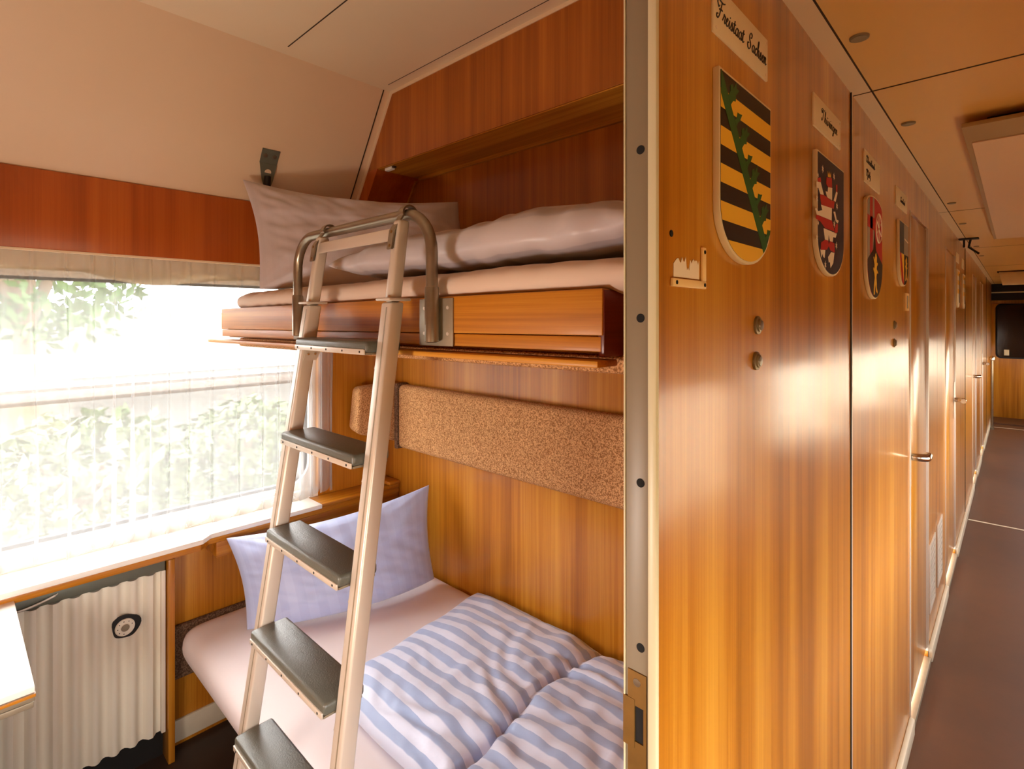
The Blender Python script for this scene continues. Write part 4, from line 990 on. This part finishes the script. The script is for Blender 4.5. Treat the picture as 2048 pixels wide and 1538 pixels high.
MB().box(-.098, .43, 2.10, 4.72, ZK - .0385, ZK - .0335, M['diff'], bev=.002).build('diffuser', lp)
MB().box(-.06, .40, 1.99, 4.68, ZK - .022, ZK, M['black']).build('lamp_housing', lp)
l2 = thing('exit_lamp', (.1, 8.6, ZK), 'small box lamp hanging from the ceiling near the corridor end', 'lamp')
MB().prism([(-.155, ZK - .0), (.30, ZK - .0), (.30, ZK - .16), (-.125, ZK - .16), (-.155, ZK - .03)], 'Y', 8.5, 8.62, M['signcream'], bev=.004).build('lamp_box', l2)
MB().box(-.17, .31, 8.48, 8.64, ZK - .012, ZK, M['seam']).build('mounting_plate', l2)
bk = thing('ceiling_bracket', (-.25, 4.9, ZK), 'black bracket hanging from the corridor ceiling above the far plates', 'bracket')
MB().box(-.298, -.19, 4.85, 4.93, ZK - .008, ZK, M['black'], bev=.002).build('base_plate', bk)
MB().tube([(-.27, 4.9, ZK - .008), (-.27, 4.9, ZK - .06)], .006, M['black'], 10).tube([(-.235, 4.9, ZK - .008), (-.245, 4.9, ZK - .06), (-.19, 4.9, ZK - .11)], .007, M['black'], 10).build('bracket_arms', bk)
gp = thing('grab_pole', (-.25, 10.35, .4), 'slim upright grab pole at the far end of the corridor', 'pole')
MB().tube([(-.262, 10.35, .02), (-.262, 10.35, 1.0)], .016, M['alu_d'], 14).build('pole', gp)
MB().lathe((-.262, 10.35, .99), (0, 0, 1), [(0, .018), (.01, .03), (.04, .032), (.06, .02), (.066, .001)], M['chrome'], 20).build('pole_cap', gp)
MB().box(-.285, -.24, 10.32, 10.38, 0.0, .02, M['alu_d']).build('pole_foot', gp)

# ------------------------------------------------------------------ outside the window
struct(MB().box(3.2, 3.4, 6.8, 40, -1.2, 3.8, M['bounce_wall']).build('wall_added_bounce'))  # added unseen wall, shapes the corridor light and the veneer reflections
struct(MB().box(.6, 40, -30, 44, -1.3, -1.2, M['ballast_d']).build('ground_beside'))
struct(MB().box(-12.3, -12, -12, 34, -1.2, 1.72, M['farwall'], bev=.02).box(-12.35, -11.95, -12, 34, .55, .62, M['gravel']).build('wall_outside_window'))
gd = struct(MB().box(-40, -2.6, -30, 34, -1.3, -1.2, M['ballast']).build('ground_outside'))
def bush(loc, r, h, n, mat, label, trunk=False, leaf=.09):
    t = thing('tree' if trunk else 'bush', (loc[0], loc[1], -1.2), label, 'tree' if trunk else 'bush')
    mb = MB(); i0 = mb.mi(mat)
    for k in range(n):
        a, b = random.uniform(0, 2 * PI), random.uniform(-1, 1); rr_ = random.uniform(.45, 1) ** .5
        rr_ *= 1 + .25 * noise.noise(Vector((math.cos(a) * 2, math.sin(a) * 2, b * 2 + loc[1])))
        c = Vector((loc[0] + r * rr_ * math.sqrt(1 - b * b) * math.cos(a), loc[1] + r * rr_ * math.sqrt(1 - b * b) * math.sin(a), loc[2] + h * rr_ * b))
        u = Vector((random.gauss(0, 1), random.gauss(0, 1), random.gauss(0, 1))).normalized(); w = u.orthogonal().normalized()
        s = leaf * random.uniform(.6, 1.3)
        f = mb.bm.faces.new([mb.bm.verts.new(c + u * s), mb.bm.verts.new(c + w * s * .5), mb.bm.verts.new(c - u * s), mb.bm.verts.new(c - w * s * .5)]); f.material_index = i0
    mb.build('foliage', t, weld=False)
    top = loc[2] + h * .2
    tr = MB().tube([(loc[0], loc[1], -1.2), (loc[0] + .05, loc[1], (top - 1.2) / 2), (loc[0], loc[1] + .05, top)], [.14 * r, .10 * r, .04 * r], M['bark'], 10)
    for q in range(4):
        an = q * 1.7; tr.tube([(loc[0], loc[1], top * .6 - .3), (loc[0] + r * .5 * math.cos(an), loc[1] + r * .5 * math.sin(an), top + h * .3)], [.06 * r, .02 * r], M['bark'], 8)
    tr.build('trunk', t)
random.seed(11)
bush((-9.4, .7, 2.6), 1.4, 1.4, 1500, M['foliage'], 'green tree outside, behind the left upper part of the curtain', True, .11)
bush((-6.6, 1.0, -.2), .9, .9, 1500, M['foliage2'], 'pale bush outside, seen low through the left of the curtain', False)
bush((-8.4, 3.0, -.4), .9, .8, 1500, M['foliage2'], 'pale bush outside, low behind the middle of the curtain', False)
bush((-9.6, 6.4, -.3), .8, .8, 1200, M['foliage2'], 'pale bush outside, low behind the right of the curtain', False)

# ------------------------------------------------------------------ light, camera
w = bpy.data.worlds.new('overcast_sky'); SC.world = w; w.use_nodes = True
bg = w.node_tree.nodes['Background']; bg.inputs['Color'].default_value = (1.0, .975, .94, 1); bg.inputs['Strength'].default_value = 14.0
def lamp(name, loc, power, col, r):
    l = bpy.data.lights.new(name, 'POINT'); l.energy = power; l.color = col; l.shadow_soft_size = r
    o = bpy.data.objects.new(name, l); COL.objects.link(o); o.location = loc; return o
lamp('compartment_fill_light', (-.85, -.38, 1.08), 27, (1, .95, .89), .12)     # added fill light, unseen, lifts the dark ceiling and slope
def portal(name, loc, rot, sx, sy):
    l = bpy.data.lights.new(name, 'AREA'); l.shape = 'RECTANGLE'; l.size = sx; l.size_y = sy; l.cycles.is_portal = True
    o = bpy.data.objects.new(name, l); COL.objects.link(o); o.location = loc; o.rotation_euler = rot; return o
portal('window_portal', (-2.37, (WY0 + WY1) / 2, (WZ0 + WZ1) / 2), (0, -PI / 2, 0), WZ1 - WZ0, WY1 - WY0)
for a, b in wins:
    zt_ = 1.27 if a > 1 else 1.33
    portal('corridor_window_portal', (XO + .04, (a + b) / 2, (zt_ + .73) / 2), (0, PI / 2, 0), zt_ - .73, b - a)

cam = bpy.data.cameras.new('camera'); co = bpy.data.objects.new('camera', cam); COL.objects.link(co)
cam.sensor_fit = 'HORIZONTAL'; cam.sensor_width = 36; cam.lens = 36 * FPX / 2048; cam.shift_y = -(769 - 638) / 2048
cam.clip_start = .02; cam.clip_end = 200
co.location = (0, 0, H); co.rotation_euler = (PI / 2, 0, TH)
SC.camera = co
SC.view_settings.view_transform = 'Standard'; SC.view_settings.look = 'None'; SC.view_settings.gamma = 1; SC.view_settings.exposure = .15
SC.view_settings.use_curve_mapping = False
SC.cycles.use_denoising = True; SC.cycles.max_bounces = 14; SC.cycles.diffuse_bounces = 8; SC.cycles.glossy_bounces = 4; SC.cycles.transparent_max_bounces = 24
SC.cycles.sample_clamp_indirect = 8; SC.cycles.caustics_reflective = False; SC.cycles.caustics_refractive = False
